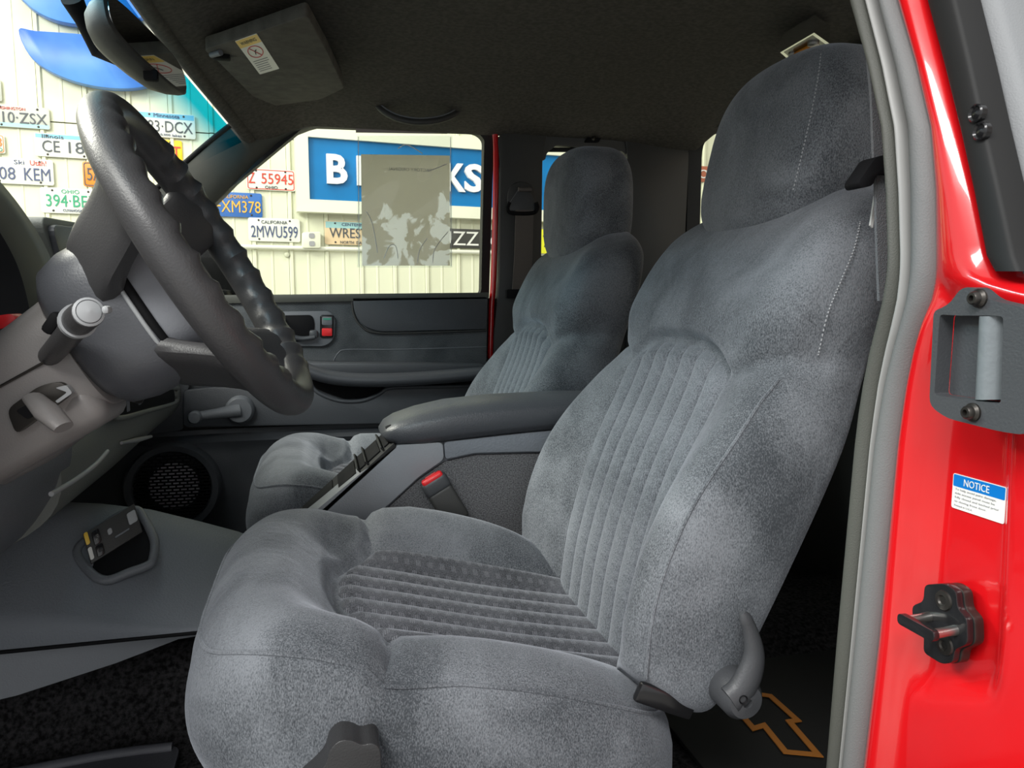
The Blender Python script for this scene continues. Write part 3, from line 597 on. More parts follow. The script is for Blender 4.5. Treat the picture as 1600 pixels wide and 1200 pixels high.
# steering wheel
WC = np.array((-.118, 0, .660)); WA = np.array((math.cos(R(30)), 0, math.sin(R(30)))); WUp = np.array((-math.sin(R(30)), 0, math.cos(R(30)))); WY = np.array((0, 1., 0))
WA0, WY0 = WA, WY; WY, WA = WY*math.cos(R(3.4))+WA*math.sin(R(3.4)), WA*math.cos(R(3.4))-WY*math.sin(R(3.4))     # wheel turned a touch towards the door
wl = thing('steering_wheel', 'dark grey four spoke steering wheel with finger grips', 'steering wheel', WC-WA*.1)
def wpt(u, y, a=0.): return WC+WUp*u+WY*y+WA*a
nr, ns_ = 144, 20; V = []; Rr = .178
for i in range(nr):
    t = 2*math.pi*i/nr; cd = WUp*math.cos(t)+WY*math.sin(t)
    g = abs(math.sin(t)); grip = sm(.35, .6, g)*max(0., math.sin(t*34))
    for k in range(ns_):
        ph = 2*math.pi*k/ns_; rr = .0188*(1+.22*grip*sm(-.1, .9, -math.cos(ph)*.62+math.sin(ph)*.78))
        V.append(WC+cd*(Rr+rr*math.cos(ph))+WA*rr*1.05*math.sin(ph))
Fc = [(i*ns_+k, i*ns_+(k+1) % ns_, ((i+1) % nr)*ns_+(k+1) % ns_, ((i+1) % nr)*ns_+k) for i in range(nr) for k in range(ns_)]
mk('wheel_rim', V, Fc, 'wheel_leather', wl)
def spoke(name, ang, w0, w1):
    t = R(ang); d = WUp*math.cos(t)+WY*math.sin(t); s = WUp*-math.sin(t)+WY*math.cos(t); rings = []
    for f in np.linspace(0, 1, 10):
        r_ = .05+.128*f; a = -.088+.085*sm(.2, 1, f); w_ = w0+(w1-w0)*f+.02*f**4; th = .024-.008*f
        rings.append([WC+d*r_+s*x*1.0+WA*(a+y) for x, y in srect(16, w_, th, 3)])
    loft(name, rings, 'wheel_leather', wl)
for an in (-64, 64, 140, -140): spoke('spoke', an, .052, .028)
hubr = []
for h, sc in ((-.150, .78), (-.138, .93), (-.115, 1.0), (-.08, 1.0), (-.068, .98), (-.062, .92)):
    hubr.append([wpt(-.012+y*sc, x*sc, h) for x, y in srect(40, .105, .088, 3.4)])
loft('hub', hubr, 'hub_grey', wl)
pr = []
for h, sc in ((-.066, 1.0), (-.040, .98), (-.026, .92), (-.019, .78), (-.016, .4), (-.0157, .02)):
    pr.append([wpt(-.008+y*sc, x*sc, h) for x, y in srect(40, .098, .078, 3.4)])
pad = loft('horn_pad', pr, 'pad_grey', wl)
tube('pad_gap', [wpt(-.008+y, x, -.0645) for x, y in srect(60, .099, .080, 3.4)], .005, 'black', wl, 8, True)
tube('pad_bead', [wpt(-.009+y, x, -.070) for x, y in srect(60, .1025, .084, 3.4)], .0024, 'piping_light', wl, 8, True)
# column
WCc = np.array((-.121, 0, .663))
def wpc(u, y, a=0.): return WCc+WUp*u+WY0*y+WA0*a
cl = thing('steering_column', 'grey brown steering column shroud under the wheel', 'steering column', WCc-WA0*.3)
cr_ = []
for h, a, b, dz in ((-.15, .062, .060, 0), (-.155, .072, .064, -.004), (-.19, .077, .066, -.012), (-.25, .077, .066, -.020), (-.31, .072, .062, -.022), (-.38, .062, .056, -.020), (-.42, .055, .06, 0)):
    cr_.append([wpc(y-.02+dz, x, h) for x, y in srect(36, a, b, 4)])
cs = loft('shroud', cr_, 'plastic_column', cl)
tube('shroud_seam', [wpc(-.02, -.0775, h) for h in (-.17, -.24)]+[wpc(-.02, -.074, -.31), wpc(-.02, -.066, -.36)], .0015, 'steel_dark', cs, 6)
S0 = P(77, 557, Y=-.068); S1 = P(108, 522, Y=-.13); S2 = P(120, 503, Y=-.165); S3 = P(138, 488, Y=-.20)
disc('stalk_socket', S0+np.array((0, .006, 0)), (.0, -1, .0), [(.031, -.01), (.031, .006), (.026, .009), (.022, .004), (.021, -.006), (.001, -.007)], 'steel_dark', cl, 28)
stk = tube('stalk_arm', [S0, S1, S2], [.0105, .0115, .0125], 'wheel_leather', cl, 16)
tube('stalk_collar', [S2, S2+(S3-S2)*.15], .0155, 'piping_light', stk, 24)
tube('stalk_knob', [S2, S3], [.0135, .013], 'wheel_leather', stk, 24)
d_ = (S3-S2)/np.linalg.norm(S3-S2)
disc('stalk_cap', S3, d_, [(.0125, -.002), (.0125, .002), (.0105, .003), (.010, .0015), (.0095, .0035), (.001, .006)], 'piping_light', stk, 24)
bx('stalk_lug', S3+np.array((.0145, 0, .002)), (.006, .014, .007), 'piping_light', stk, bevel=.003)
bx('stalk_slot', P(85, 505, Y=-.10), (.012, .02, .022), 'black', cl, rot=(0, .6, 0), bevel=.004)
mk('lower_recess', *prism_vf(rounded([P(a, b, Y=-.082) for a, b in ((10, 640), (62, 602), (98, 596), (112, 616), (60, 655), (25, 680))], .008), (0, .02, 0), .004), 'steel_dark', cl)
mk('recess_hole', *prism_vf(rounded([P(a, b, Y=-.086) for a, b in ((24, 642), (46, 630), (62, 640), (44, 656))], .003), (0, .01, 0)), 'black', cl)
mk('recess_clip', *prism_vf(rounded([P(a, b, Y=-.088) for a, b in ((86, 606), (104, 602), (113, 614), (90, 630), (86, 627), (105, 613))], .002), (0, .01, 0)), 'piping_light', cl)
tube('tilt_lever', [P(52, 622, Y=-.09), P(75, 645, Y=-.12), P(100, 668, Y=-.13)], [.010, .013, .010], 'plastic_column', cl, 12, flat=.6)
bx('column_underside', P(40, 690, Y=-.02), (.2, .11, .05), 'plastic_column', cl, rot=(0, R(-30), 0), bevel=.02, seg=4)
disc('key_cylinder', P(214, 611, Y=.07), (.8, .1, -.3), [(.014, -.02), (.014, .006), (.012, .01), (.001, .011)], 'steel_dark', cl, 20)
# pedal parts in the dark under the dash
pd = thing('pedal_bracket', 'small steel bracket in the dark under the dashboard', 'bracket', P(80, 780, Y=.18))
for i_ in range(3): tube('bracket_rod', [P(66+i_*15, 770-i_*6, Y=.2), P(72+i_*15, 786-i_*6, Y=.2)], .004, 'steel', pd, 8)
cyl('bracket_barrel', P(62, 776, Y=.22), P(104, 760, Y=.22), .009, 'steel_dark', pd)
tag(bx('duct_column', (-.62, .88, .2), (.10, .10, .42), 'vinyl_dark', bevel=.03, seg=4), 'dark upright duct cover in the passenger footwell', 'duct')
# ================================================================== SEATS
SP = stab([(.13, .325), (.195, .337), (.29, .352), (.40, .385), (.50, .43), (.56, .456), (.61, .470), (.67, .50), (.72, .538), (.77, .59)])     # z -> front x at the middle
BO = stab([(.12, .035), (.24, .048), (.33, .056), (.42, .046), (.50, .018), (.545, -.006), (.60, -.002), (.68, 0), (.78, 0)])                    # bolster lead over the middle
WW = stab([(.12, .232), (.20, .240), (.30, .246), (.45, .242), (.53, .222), (.56, .216), (.62, .222), (.68, .214), (.73, .19), (.78, .15)])
PH, PTOP = .136, .567
def ptop(y): return PTOP-.035*abs(y/PH)**3.2
def s_front(y, z):
    x = itp(SP, z); b = itp(BO, z); a = abs(y)
    x -= b*sm(.115, .215, a) if b > 0 else b*sm(.15, .2, a)
    x -= .012*math.exp(-((z-.60)/.05)**2)*(1-sm(.16, .21, a))
    inside = (1-sm(PH-.006, PH+.004, a))*(1-sm(ptop(y)-.004, ptop(y)+.006, z))
    x += .008*inside
    x += .007*math.exp(-((a-PH-.002)/.006)**2)*(1-sm(ptop(y)-.01, ptop(y)+.02, z))
    if a > PH: x += .009*math.exp(-((z-(.535+.02*sm(.14, .21, a)))/.009)**2)*sm(PH-.01, PH+.02, a)
    else: x += .010*math.exp(-((z-ptop(y)-.004)/.006)**2)
    return x
def s_back(z): return .405+.50*(z-.165)-.25*max(0, z-.55)**1.5
def seat_back(parent):
    rings = []; zs = list(np.linspace(.15, .70, 88))+[.70+.06*math.sin(t) for t in np.linspace(.03, math.pi/2, 16)]
    for z in zs:
        w = itp(WW, z); e = 1.0
        if z > .70: e = math.sqrt(max(.0004, 1-((z-.70)/.0603)**2))
        if z < .19: e = .72+.28*math.sqrt(max(0, 1-((.19-z)/.045)**2))
        xb = s_back(z); ring = []; xm = (itp(SP, z)+xb)/2+.01
        for s in np.linspace(-1, 1, 73):
            y = s*w; k = max(0, (abs(s)-.80)/.20)
            x = s_front(y, z)+.045*(1-math.sqrt(max(0, 1-k*k))); ring.append([x, y])
        xe = ring[-1][0]
        for t in np.linspace(0, 1, 12)[1:-1]: ring.append([xe+(xb-.03-xe)*t, w+.006*math.sin(math.pi*t)])
        for s in np.linspace(1, -1, 16): k = abs(s)**6; ring.append([xb-.03*k, s*w])
        for t in np.linspace(1, 0, 12)[1:-1]: ring.append([xe+(xb-.03-xe)*t, -w-.006*math.sin(math.pi*t)])
        ee = e if z > .5 else 1
        rings.append([(xm+(x-xm)*e, y*(ee**.35 if z > .5 else e), z) for x, y in ring])
    rings = [[(x, y, z+min(1, max(0, (.30-z)/.15))*.075*min(1, max(0, (.41-x)/.11))*sm(.12, .18, abs(y))) for x, y, z in q] for q in rings]
    return loft('backrest', rings, 'velour', parent, True, True, 60)
def pleat_back(parent, n=7):
    for i in range(n):
        y0 = -PH+2*PH*i/n; y1 = y0+2*PH/n; V = []; uv = []; nu, nv = 11, 46
        for a in range(nu):
            u = a/(nu-1)
            for b in range(nv):
                v = b/(nv-1); y = y0+(y1-y0)*u; z1 = ptop(y)-.002; z = .155+(z1-.155)*v
                pr_ = max(0, 1-abs(2*u-1)**2.2)**.55; end = sm(0, .05, 1-v)**.5
                x = s_front(y, z)-(.017*pr_*end-.004); V.append((x, y, z)); uv.append((u, z))
        Fc = [(p*nv+q, p*nv+q+1, (p+1)*nv+q+1, (p+1)*nv+q) for p in range(nu-1) for q in range(nv-1)]
        mk('pleat', V, Fc, 'velour_stripe', parent, uv=uv)
ZC = stab([(-.145, .300), (-.10, .322), (-.045, .320), (-.012, .297), (.02, .270), (.10, .248), (.20, .222), (.30, .20), (.40, .18)])
ZB = stab([(-.145, .300), (-.08, .324), (-.02, .322), (.045, .305), (.10, .316), (.19, .298), (.29, .262), (.40, .20)])
CPH = .138
def cfront(y): return .006+.055*abs(y/CPH)**2.6
def c_top(x, y):
    a = abs(y); t = sm(.10, .19, a); z = itp(ZC, x)*(1-t)+(itp(ZB, x)-(.034*sm(.02, .09, x) if y < 0 else 0))*t
    ins = (1-sm(CPH-.006, CPH+.004, a))*sm(cfront(y)-.006, cfront(y)+.002, x)
    z -= .007*ins
    z -= .008*math.exp(-((a-CPH-.002)/.006)**2)*sm(cfront(CPH)-.02, cfront(CPH), x)
    if a < CPH+.01: z -= .010*math.exp(-((x-cfront(min(a, CPH))+.004)/.006)**2)
    else: z -= .012*math.exp(-((x-.062+.10*(a-CPH))/.007)**2)
    return z
def cushion(parent):
    nt, nr_ = 300, 66; rings = []; out = []
    for k in range(nt):
        t = 2*math.pi*k/nt; c, s = math.cos(t), math.sin(t); p = 4.6
        out.append((.122+.262*math.copysign(abs(c)**(2/p), c), .246*math.copysign(abs(s)**(2/p), s)))
    for q in range(1, nr_+1):
        r = q/nr_; k = max(0, (r-.74)/.26); ring = []
        for ox, oy in out:
            x = .122+(ox-.122)*r; y = oy*r; ring.append((x, y, c_top(x, y)-.058*(1-math.sqrt(max(0, 1-k*k)))))
        rings.append(ring)
    edge = rings[-1]
    for f in np.linspace(0, 1, 26)[1:]:
        ring = []
        for (x, y, z), (ox, oy) in zip(edge, out):
            zz = z+(.075-z)*f; fr_ = sm(.0, -.13, x) if False else (1-sm(-.13, -.02, x))
            b = .012*math.sin(math.pi*min(1, f*1.3))-.03*f*f; nx_ = -1 if x < -.1 else 0
            g = .013*math.exp(-((x-(.052-.05*f))/.007)**2)*(1-f)
            sy_ = 1 if y > 0 else -1; ed = sm(.17, .25, abs(y))
            ring.append((x-b*fr_+.06*f*f*fr_, y+sy_*ed*(.008*math.sin(math.pi*f)-g-.008*f), zz))
        rings.append(ring)
    V = [(.122, 0, c_top(.122, 0))]+[p for r in rings for p in r]; Fc = [(0, 1+k, 1+(k+1) % nt) for k in range(nt)]
    for i in range(len(rings)-1):
        for k in range(nt): Fc.append((1+i*nt+k, 1+(i+1)*nt+k, 1+(i+1)*nt+(k+1) % nt, 1+i*nt+(k+1) % nt))
    return mk('cushion', V, Fc, 'velour', parent, True, 60)
def pleat_cushion(parent, n=7):
    for i in range(n):
        y0 = -CPH+2*CPH*i/n; y1 = y0+2*CPH/n; V = []; uv = []; nu, nv = 11, 40
        for a in range(nu):
            u = a/(nu-1)
            for b in range(nv):
                v = b/(nv-1); y = y0+(y1-y0)*u; x0 = cfront(y)+.002; x = x0+(.37-x0)*v
                pr_ = max(0, 1-abs(2*u-1)**2.2)**.55; end = sm(0, .06, v)**.5
                V.append((x, y, c_top(x, y)+.017*pr_*end-.004)); uv.append((u, x))
        Fc = [(p*nv+q, (p+1)*nv+q, (p+1)*nv+q+1, p*nv+q+1) for p in range(nu-1) for q in range(nv-1)]
        mk('pleat', V, Fc, 'velour_dash', parent, uv=uv)
def headrest(parent):
    nu, nv = 64, 40; rings = []
    for j in range(1, nv):
        ph = -math.pi/2+math.pi*j/nv; cp_, sp2 = math.cos(ph), math.sin(ph); pz = math.copysign(abs(sp2)**(2/3.4), sp2); cr2 = abs(cp_)**(2/3.4); ring = []
        for x, y in srect(nu, .066, .145, 3.6):
            z = .812+.120*pz; wz = 1-.09*max(0, pz)**2
            ring.append((.610+x*cr2+.22*(z-.80)-(.010 if x < 0 else 0)*math.cos(y*8), y*cr2*wz, z))
        rings.append(ring)
    return loft('headrest', rings, 'velour', parent, True, True, 60)
def stitch(parent, pts, n):                                  # a line of short thread dashes
    P_ = spline(pts, n*2); V = []; Fc = []
    for i in range(0, n*2-1, 2):
        v, f = tube_vf([P_[i], P_[i+1]], .0009, 5); o = len(V); V += v; Fc += [tuple(o+k for k in q_) for q_ in f]
    return tag(mk('stitching', V, Fc, 'piping_light', parent), 'pale row of stitches', kind='stuff')
def make_seat(label, dx, dy, dz, driver):
    t = thing('bucket_seat', label, 'car seat', (.12, 0, .0), 'front bucket seats')
    c = cushion(t); pleat_cushion(c); b = seat_back(t); pleat_back(b); headrest(t)
    pts = []
    for k in range(200):
        tt = 2*math.pi*k/200; c1, s1 = math.cos(tt), math.sin(tt); q = .955
        x, y = .122+q*.262*math.copysign(abs(c1)**(2/4.6), c1), q*.246*math.copysign(abs(s1)**(2/4.6), s1); kk = (q-.74)/.26
        pts.append((x, y, c_top(x, y)-.058*(1-math.sqrt(1-kk*kk))+.0006))
    tube('seam_piping', pts, .0022, 'velour', c, 6, True)
    for s in (-1, 1):
        pts = []
        for z in np.linspace(.235, .535, 50):
            w = itp(WW, z); kk = (.955-.80)/.20; pts.append((s_front(s*.955*w, z)+.045*(1-math.sqrt(1-kk*kk))+.0004, s*.955*w, z))
        tube('seam_piping', pts, .0020, 'velour', b, 6)
    bx('seat_base', (.14, 0, .05), (.42, .40, .06), 'black', t, bevel=.01)
    for s in (-1, 1):
        bx('seat_rail', (.13, s*.17, .018), (.50, .04, .03), 'steel_dark', t, bevel=.004)
        bx('hinge_bracket', (.335, s*.229, .207), (.07, .010, .022), 'black_gloss', t, rot=(0, R(25), 0), bevel=.004)
    tube('cushion_hem', [(x, s_*.2515, .092) for s_ in (-1,) for x in np.linspace(-.05, .33, 12)], .003, 'carpet', t, 6)
    if driver:
        lv = spline(PP([(1160, 957), (1172, 985), (1178, 1020), (1172, 1050), (1158, 1078), (1140, 1094)], Y=-.275), 26)
        tube('recline_lever', lv, [.0035+.003*min(1, i/2)+.0085*sm(0, 1, i/20) if i < 20 else .015 for i in range(26)], 'handle_grey', t, 14, flat=.7, ref=(0, 1, 0))
        disc('lever_boss', P(1150, 1082, Y=-.262), (0, -1, 0), [(.022, -.02), (.022, .012), (.017, .02), (.005, .022), (.004, .016), (.001, .016)], 'handle_grey', t, 24)
        disc('lever_hole', P(1160, 1092, Y=-.284), (0, -1, 0), [(.0045, -.006), (.0045, .003), (.003, .001), (.001, .0005)], 'black', t, 14)
        hs = []
        for zz in np.linspace(.745, .905, 24):
            pz = (zz-.812)/.12; cr2 = max(0, 1-abs(pz)**3.4)**(1/3.4); wz = 1-.09*max(0, pz)**2
            hs.append((.610-.0665*cr2*.86+.22*(zz-.80)-.004, -.145*cr2*wz*.80-.001, zz))
        stitch(t, hs, 36)
        cv = spline([(470, 1235), (505, 1200), (516, 1172), (532, 1158), (550, 1158), (566, 1164), (582, 1162), (594, 1172), (596, 1200), (600, 1240)], 40)
        mk('adjuster_cover', *prism_vf(PP(cv, Y=-.278), (0, .06, 0), .006, 3), 'handle_dark', t)
        stitch(b, [(p[0], -itp(WW, p[2])-.0045, p[2]) for p in PP([(1355, 345), (1335, 390), (1310, 440), (1290, 490), (1280, 555)], Y=-.222)], 40)
        tube('rail_handle', [(-.105, -.2, .10), (-.112, -.2, .13), (-.105, -.2, .16)], .006, 'chrome', t, 8)
    if not driver:                                            # the far seat's back stands a little more upright
        for o in t.children_recursive:
            if o.name.split('.')[0] in ('backrest', 'headrest', 'pleat') and not (o.name.startswith('pleat') and o.parent.name.startswith('cushion')):
                c_ = W[o.name]
                for v in o.data.vertices:
                    z = v.co.z+c_.z
                    if z > .3: v.co.x -= .062*((z-.3)/.55)**2
    t.location = (.12+dx, dy, dz); return t
make_seat('grey velour driver seat with recline lever in the open doorway', 0, 0, 0, True)
make_seat('grey velour passenger seat on the far side of the armrest console', -.0, .66, -.003, False)

# ================================================================== CENTRE CONSOLE (between the seats)
CYN, CYF = .272, .400
cc = thing('armrest_console', 'grey centre console with padded armrest lid between the seats', 'console', (.3, YC, .12))
secs = []
for x, zl, zh, hw in ((.090, .402, .408, .035), (.098, .392, .420, .052), (.115, .386, .430, .062), (.15, .384, .441, .068), (.20, .388, .451, .07), (.28, .394, .457, .07), (.40, .400, .459, .07), (.52, .404, .455, .07), (.60, .406, .448, .068)):
    secs.append([(x, YC+a, (zl+zh)/2+b) for a, b in srect(28, hw, (zh-zl)/2, 3)])
loft('armrest_lid', secs, 'vinyl_armrest', cc)
bx('lid_catch', P(613, 676, Y=.30), (.014, .03, .03), 'black', cc, rot=(0, R(-25), 0), bevel=.004)
cp2 = lambda pts, Y=CYN: [P(a, b, Y=Y) for a, b in pts]
body = cp2([(470, 822), (520, 785), (575, 735), (617, 697), (692, 691), (870, 672), (900, 676), (900, 980), (470, 980)])
body[0][2] -= .01
mk('console_body', *prism_vf([p+np.array((0, .012, 0)) for p in body], (0, CYF-CYN-.012, 0), .004), 'plastic_console', cc)
mk('front_trim', *prism_vf(rounded(cp2([(440, 840), (500, 792), (560, 742), (620, 696), (692, 691), (694, 718), (655, 745), (609, 787), (580, 812), (520, 850)]), .008), (0, .05, 0), .006, 3), 'plastic_lower', cc)
mk('rear_trim', *prism_vf(rounded(cp2([(694, 691), (830, 676), (900, 670), (900, 706), (822, 706), (742, 708), (696, 718)]), .006), (0, .05, 0), .005, 3), 'plastic_console', cc)
mk('carpet_side', *prism_vf(rounded(cp2([(610, 790), (656, 748), (696, 721), (742, 711), (822, 709), (900, 709), (900, 990), (600, 990), (590, 815)], CYN+.006), .004), (0, .04, 0), .002), 'carpet_grey', cc)
# sloping tray with slots across the front
a1, a2 = P(512, 792, Y=CYN), P(618, 695, Y=CYN); dv = a2-a1; nrm = np.array((-dv[2], 0, dv[0])); nrm /= np.linalg.norm(nrm)
tr = mk('front_tray', *prism_vf([a1-dv*.45+nrm*-.006, a2+nrm*-.006, a2+np.array((0, .13, 0))+nrm*-.006, a1-dv*.45+np.array((0, .13, 0))+nrm*-.006], nrm*.010, .002), 'rubber_black', cc)
ty = np.array((0, 1., 0))
for f0, f1, m_ in ((-.35, .12, 'black'), (.2, .46, 'black'), (.52, .60, 'black'), (.64, .82, 'black'), (.88, .95, 'black')):
    mk('tray_slot', *prism_vf([a1+dv*f0+ty*.02+nrm*.0035, a1+dv*f1+ty*.02+nrm*.0035, a1+dv*f1+ty*.115+nrm*.0035, a1+dv*f0+ty*.115+nrm*.0035], nrm*.003, .001), m_, tr)
for f in (.5, .62, .85): mk('tray_rib', *prism_vf([a1+dv*f+ty*.005+nrm*.004, a1+dv*(f+.02)+ty*.005+nrm*.004, a1+dv*(f+.02)+ty*.125+nrm*.004, a1+dv*f+ty*.125+nrm*.004], nrm*.008, .001), 'rubber_black', tr)
# buckle
BT, BB = P(684, 762, Y=.258), P(712, 808, Y=.258); ax = (BT-BB)/np.linalg.norm(BT-BB)
bk = thing('belt_buckle', 'black seat belt buckle with red button beside the console', 'belt buckle', BB)
sx = np.cross(ax, (0, 1, 0)); rotm = Matrix((tuple(sx), (0, 1, 0), tuple(ax))).transposed()
bb = (BT+BB)/2
bx('buckle_body', bb-ax*.005, (.042, .020, .062), 'trim_black', bk, rot=rotm, bevel=.006, seg=3)
bx('buckle_head', BT+ax*.006, (.044, .022, .026), 'handle_grey', bk, rot=rotm, bevel=.007, seg=3)
rb = bx('release_button', BT+ax*.018-np.array((0, .002, 0)), (.036, .016, .010), 'button_red', bk, rot=rotm, bevel=.004, seg=3)
bx('button_slot', BT+ax*.0235-np.array((0, .001, 0)), (.018, .005, .002), 'ink_red', rb, rot=rotm, bevel=.0005)
tube('buckle_strap', [BB, BB-ax*.06, BB-ax*.12+np.array((0, .005, 0))], .012, 'trim_black', bk, 10)

# ================================================================== FLOOR CONSOLE (ahead of the seats)
fcn = thing('floor_console', 'grey floor console with switch cubby below the dashboard', 'console', (-.4, YC, .05))
secs = []
for x, zt in ((-.80, .330), (-.55, .322), (-.42, .315), (-.34, .306), (-.27, .292), (-.20, .268), (-.14, .246), (-.09, .222), (-.075, .19)):
    secs.append(rounded([(x, .15, .165), (x, .15, max(.175, zt-.105)), (x, .315, zt), (x, .39, zt-.006), (x, .43, zt-.05), (x, .43, .165)], [.004, .03, .035, .03, .02, .004], 5))
loft('console_top', secs, 'plastic_console', fcn)
secs = []
for x, zb_ in ((-.80, .07), (-.50, .085), (-.40, .10), (-.28, .13), (-.2, .155), (-.10, .162)):
    secs.append([(x, y, z) for y, z in ((.158, .172), (.168, zb_), (.42, zb_), (.43, .172))])
loft('lower_skirt', secs, 'plastic_lower', fcn)
tube('skirt_seam', [(-.80, .149, .169), (-.45, .149, .169), (-.11, .151, .169)], .0028, 'black', fcn, 8)
# cubby: raised bezel, dark floor, angled switch plate
def shp(px, py, off=.004):                                    # pixel -> the sloping shoulder (the section at x = -.27)
    n = np.array((0, -.105, .165)); n /= np.linalg.norm(n); p0_ = np.array((-.27, .15, .292-.105))+n*off; d = ray(px, py); return np.array(CAM)+d*(np.dot(p0_-np.array(CAM), n)/np.dot(d, n))
SN = np.array((0, -.105, .165)); SN /= np.linalg.norm(SN)
rim = spline([shp(a, b) for a, b in ((122, 866), (150, 838), (185, 812), (213, 801), (226, 815), (242, 848), (240, 878), (232, 888), (205, 898), (168, 911), (142, 898))], 60, True)
tube('cubby_rim', [p+SN*.006 for p in rim], .0065, 'plastic_grey', fcn, 10, True)
mk('cubby_floor', *prism_vf([p for p in rim], SN*.004), 'black', fcn, False)
def sw(u, v, o=0.):                                           # switch plate coordinates, on a plate leaning towards the driver
    A, B = shp(142, 882, .009), shp(222, 832, .009); e = B-A; l = np.linalg.norm(e); e = e/l
    n = np.cross((0, 0, 1), e); up2 = np.array((0, 0, 1))*.86+n*.5; nn = np.cross(e, up2); return A+e*l*u+up2*.045*v+nn*o
pl = mk('switch_plate', *prism_vf([sw(0, 0), sw(1, 0), sw(1, 1), sw(0, 1)], sw(0, 0, .004)-sw(0, 0), .001), 'trim_black', fcn)
for (u0, u1, v0, v1, m_) in ((.80, .97, .42, .82, 'piping_light'), (.13, .27, .45, .9, 'black_gloss'), (.13, .27, .05, .42, 'black_gloss'), (.16, .24, .58, .75, 'lamp_white'), (.16, .24, .16, .3, 'p_sky'), (.40, .48, .50, .7, 'piping_light'), (.0, .07, .6, 1.0, 'sticker_yellow'), (.0, .07, .1, .5, 'lamp_white'), (.5, .78, .30, .36, 'plastic_grey')):
    mk('switch', *prism_vf(rounded([sw(u0, v0, .0045), sw(u1, v0, .0045), sw(u1, v1, .0045), sw(u0, v1, .0045)], .003), sw(0, 0, .003)-sw(0, 0), .0008), m_, pl)
mk('side_pocket', *prism_vf(rounded([P(a, b, Y=.435) for a, b in ((248, 842), (322, 838), (316, 868), (300, 884), (248, 894))], .006), (0, .03, 0), .004), 'plastic_lower', fcn)

# ================================================================== CEILING FITTINGS
vsr = thing('sun_visor', 'dark grey passenger sun visor folded up with a warning sticker', 'sun visor', (-.05, .62, 1.06))
def vz(x, y): return min(zroof(x, y), 1.10)-.014
vq = [P(a, b, Z=1.055) for a, b in ((318, 78), (345, 70), (480, 24), (512, 82), (538, 138), (500, 156), (412, 168), (362, 118), (340, 96))]
mk('visor_body', *prism_vf(rounded(vq, .015, 4), (0, 0, .022), .008, 3), 'visor_cloth', vsr)
vn = np.array((0, 0, -1.))
def vs_pt(u, v, o=0.):                                        # sticker plane, just under the visor
    A, B, D = P(367, 64, Z=1.0545), P(401, 52, Z=1.0545), P(406, 116, Z=1.0545); return A+(B-A)*u+(D-A)*v+vn*o
st = mk('warning_sticker', *prism_vf(rounded([vs_pt(0, 0), vs_pt(1, 0), vs_pt(1, 1), vs_pt(0, 1)], .003), vn*.0005), 'sticker_white', vsr)
mk('yellow_band', *prism_vf([vs_pt(.01, .01, .0004), vs_pt(.99, .01, .0004), vs_pt(.99, .2, .0004), vs_pt(.01, .2, .0004)], vn*.0004), 'sticker_yellow', st)
eu, ev = vs_pt(1, 0)-vs_pt(0, 0), vs_pt(0, 0)-vs_pt(0, 1); lu, lv_ = np.linalg.norm(eu), np.linalg.norm(ev)
txt('warning_text', 'WARNING', vs_pt(.5, .1, .0009), eu/lu, ev/lv_, lu*.7, lv_*.08, 'ink', st, .0003)
rc = [vs_pt(.5+.32*math.cos(t), .38+.15*math.sin(t), .0008) for t in np.linspace(0, 2*math.pi, 30, endpoint=False)]
tube('ban_ring', rc, .0008, 'ink_red', st, 6, True)
tube('ban_bar', [vs_pt(.35, .27, .0008), vs_pt(.65, .49, .0008)], .0008, 'ink_red', st, 6)
tube('seat_figure', [vs_pt(.45, .44, .0008), vs_pt(.5, .36, .0008), vs_pt(.58, .34, .0008)], .0009, 'ink', st, 6)
for v in (.6, .66, .72, .78, .84, .9): mk('print_line', *prism_vf([vs_pt(.12, v, .0005), vs_pt(.82-.1*(v > .7), v, .0005), vs_pt(.82-.1*(v > .7), v+.02, .0005), vs_pt(.12, v+.02, .0005)], vn*.0003), 'ink_grey', st, False)
cyl('visor_clip', P(330, 86, Z=1.05), P(345, 82, Z=1.05), .005, 'plastic_grey', vsr)
bx('clip_notch', P(346, 88, Z=1.053), (.03, .02, .012), 'black', vsr, bevel=.003)
vr = thing('rear_view_mirror', 'dark rear view mirror hanging from the windscreen', 'mirror', P(200, 30, Y=.33))
mc0, mc1 = P(185, 40, Y=.24), P(288, 135, Y=.44); me_ = mc1-mc0; ml = np.linalg.norm(me_); me_ /= ml
mu = np.array((-.16, .05, .97)); mu -= me_*np.dot(mu, me_); mu /= np.linalg.norm(mu); mn = np.cross(mu, me_); mn = mn if mn[0] > 0 else -mn
mcn = (mc0+mc1)/2+np.array((-.01, 0, .012))
rings = [[mcn+me_*a*sc+mu*b*sc+mn*h for a, b in srect(44, .125, .034, 3.4)] for h, sc in ((-.045, .55), (-.035, .80), (-.02, .93), (-.004, 1.0), (.004, 1.0), (.006, .96))]
loft('mirror_case', rings, 'trim_black', vr)
mk('mirror_glass', *prism_vf([mcn+me_*a+mu*b+mn*.0062 for a, b in srect(44, .119, .029, 3.4)], mn*.001), 'mirror', vr)
tube('mirror_stem', [mcn-mn*.04, mcn-mn*.07+mu*.012, (mcn-mn*.07+mu*.012)*.4+np.array(wsc(.085, .48))*.6, np.array(wsc(.085, .48))], [.017, .012, .011, .015], 'black', vr, 14)
bx('mirror_tab', mcn-mu*.038+mn*.0, (.02, .014, .016), 'black', vr, bevel=.003)
gh = thing('grab_handle', 'black curved grab handle above the passenger door', 'grab handle', P(650, 165, Y=.98))
gp = spline([P(588, 156, Y=.985), P(596, 170, Y=.97), P(620, 184, Y=.96), P(652, 190, Y=.955), P(685, 187, Y=.96), P(708, 178, Y=.97), P(716, 168, Y=.985)], 34)
tube('handle_grip', gp, .0105, 'trim_black', gh, 14, flat=.75)
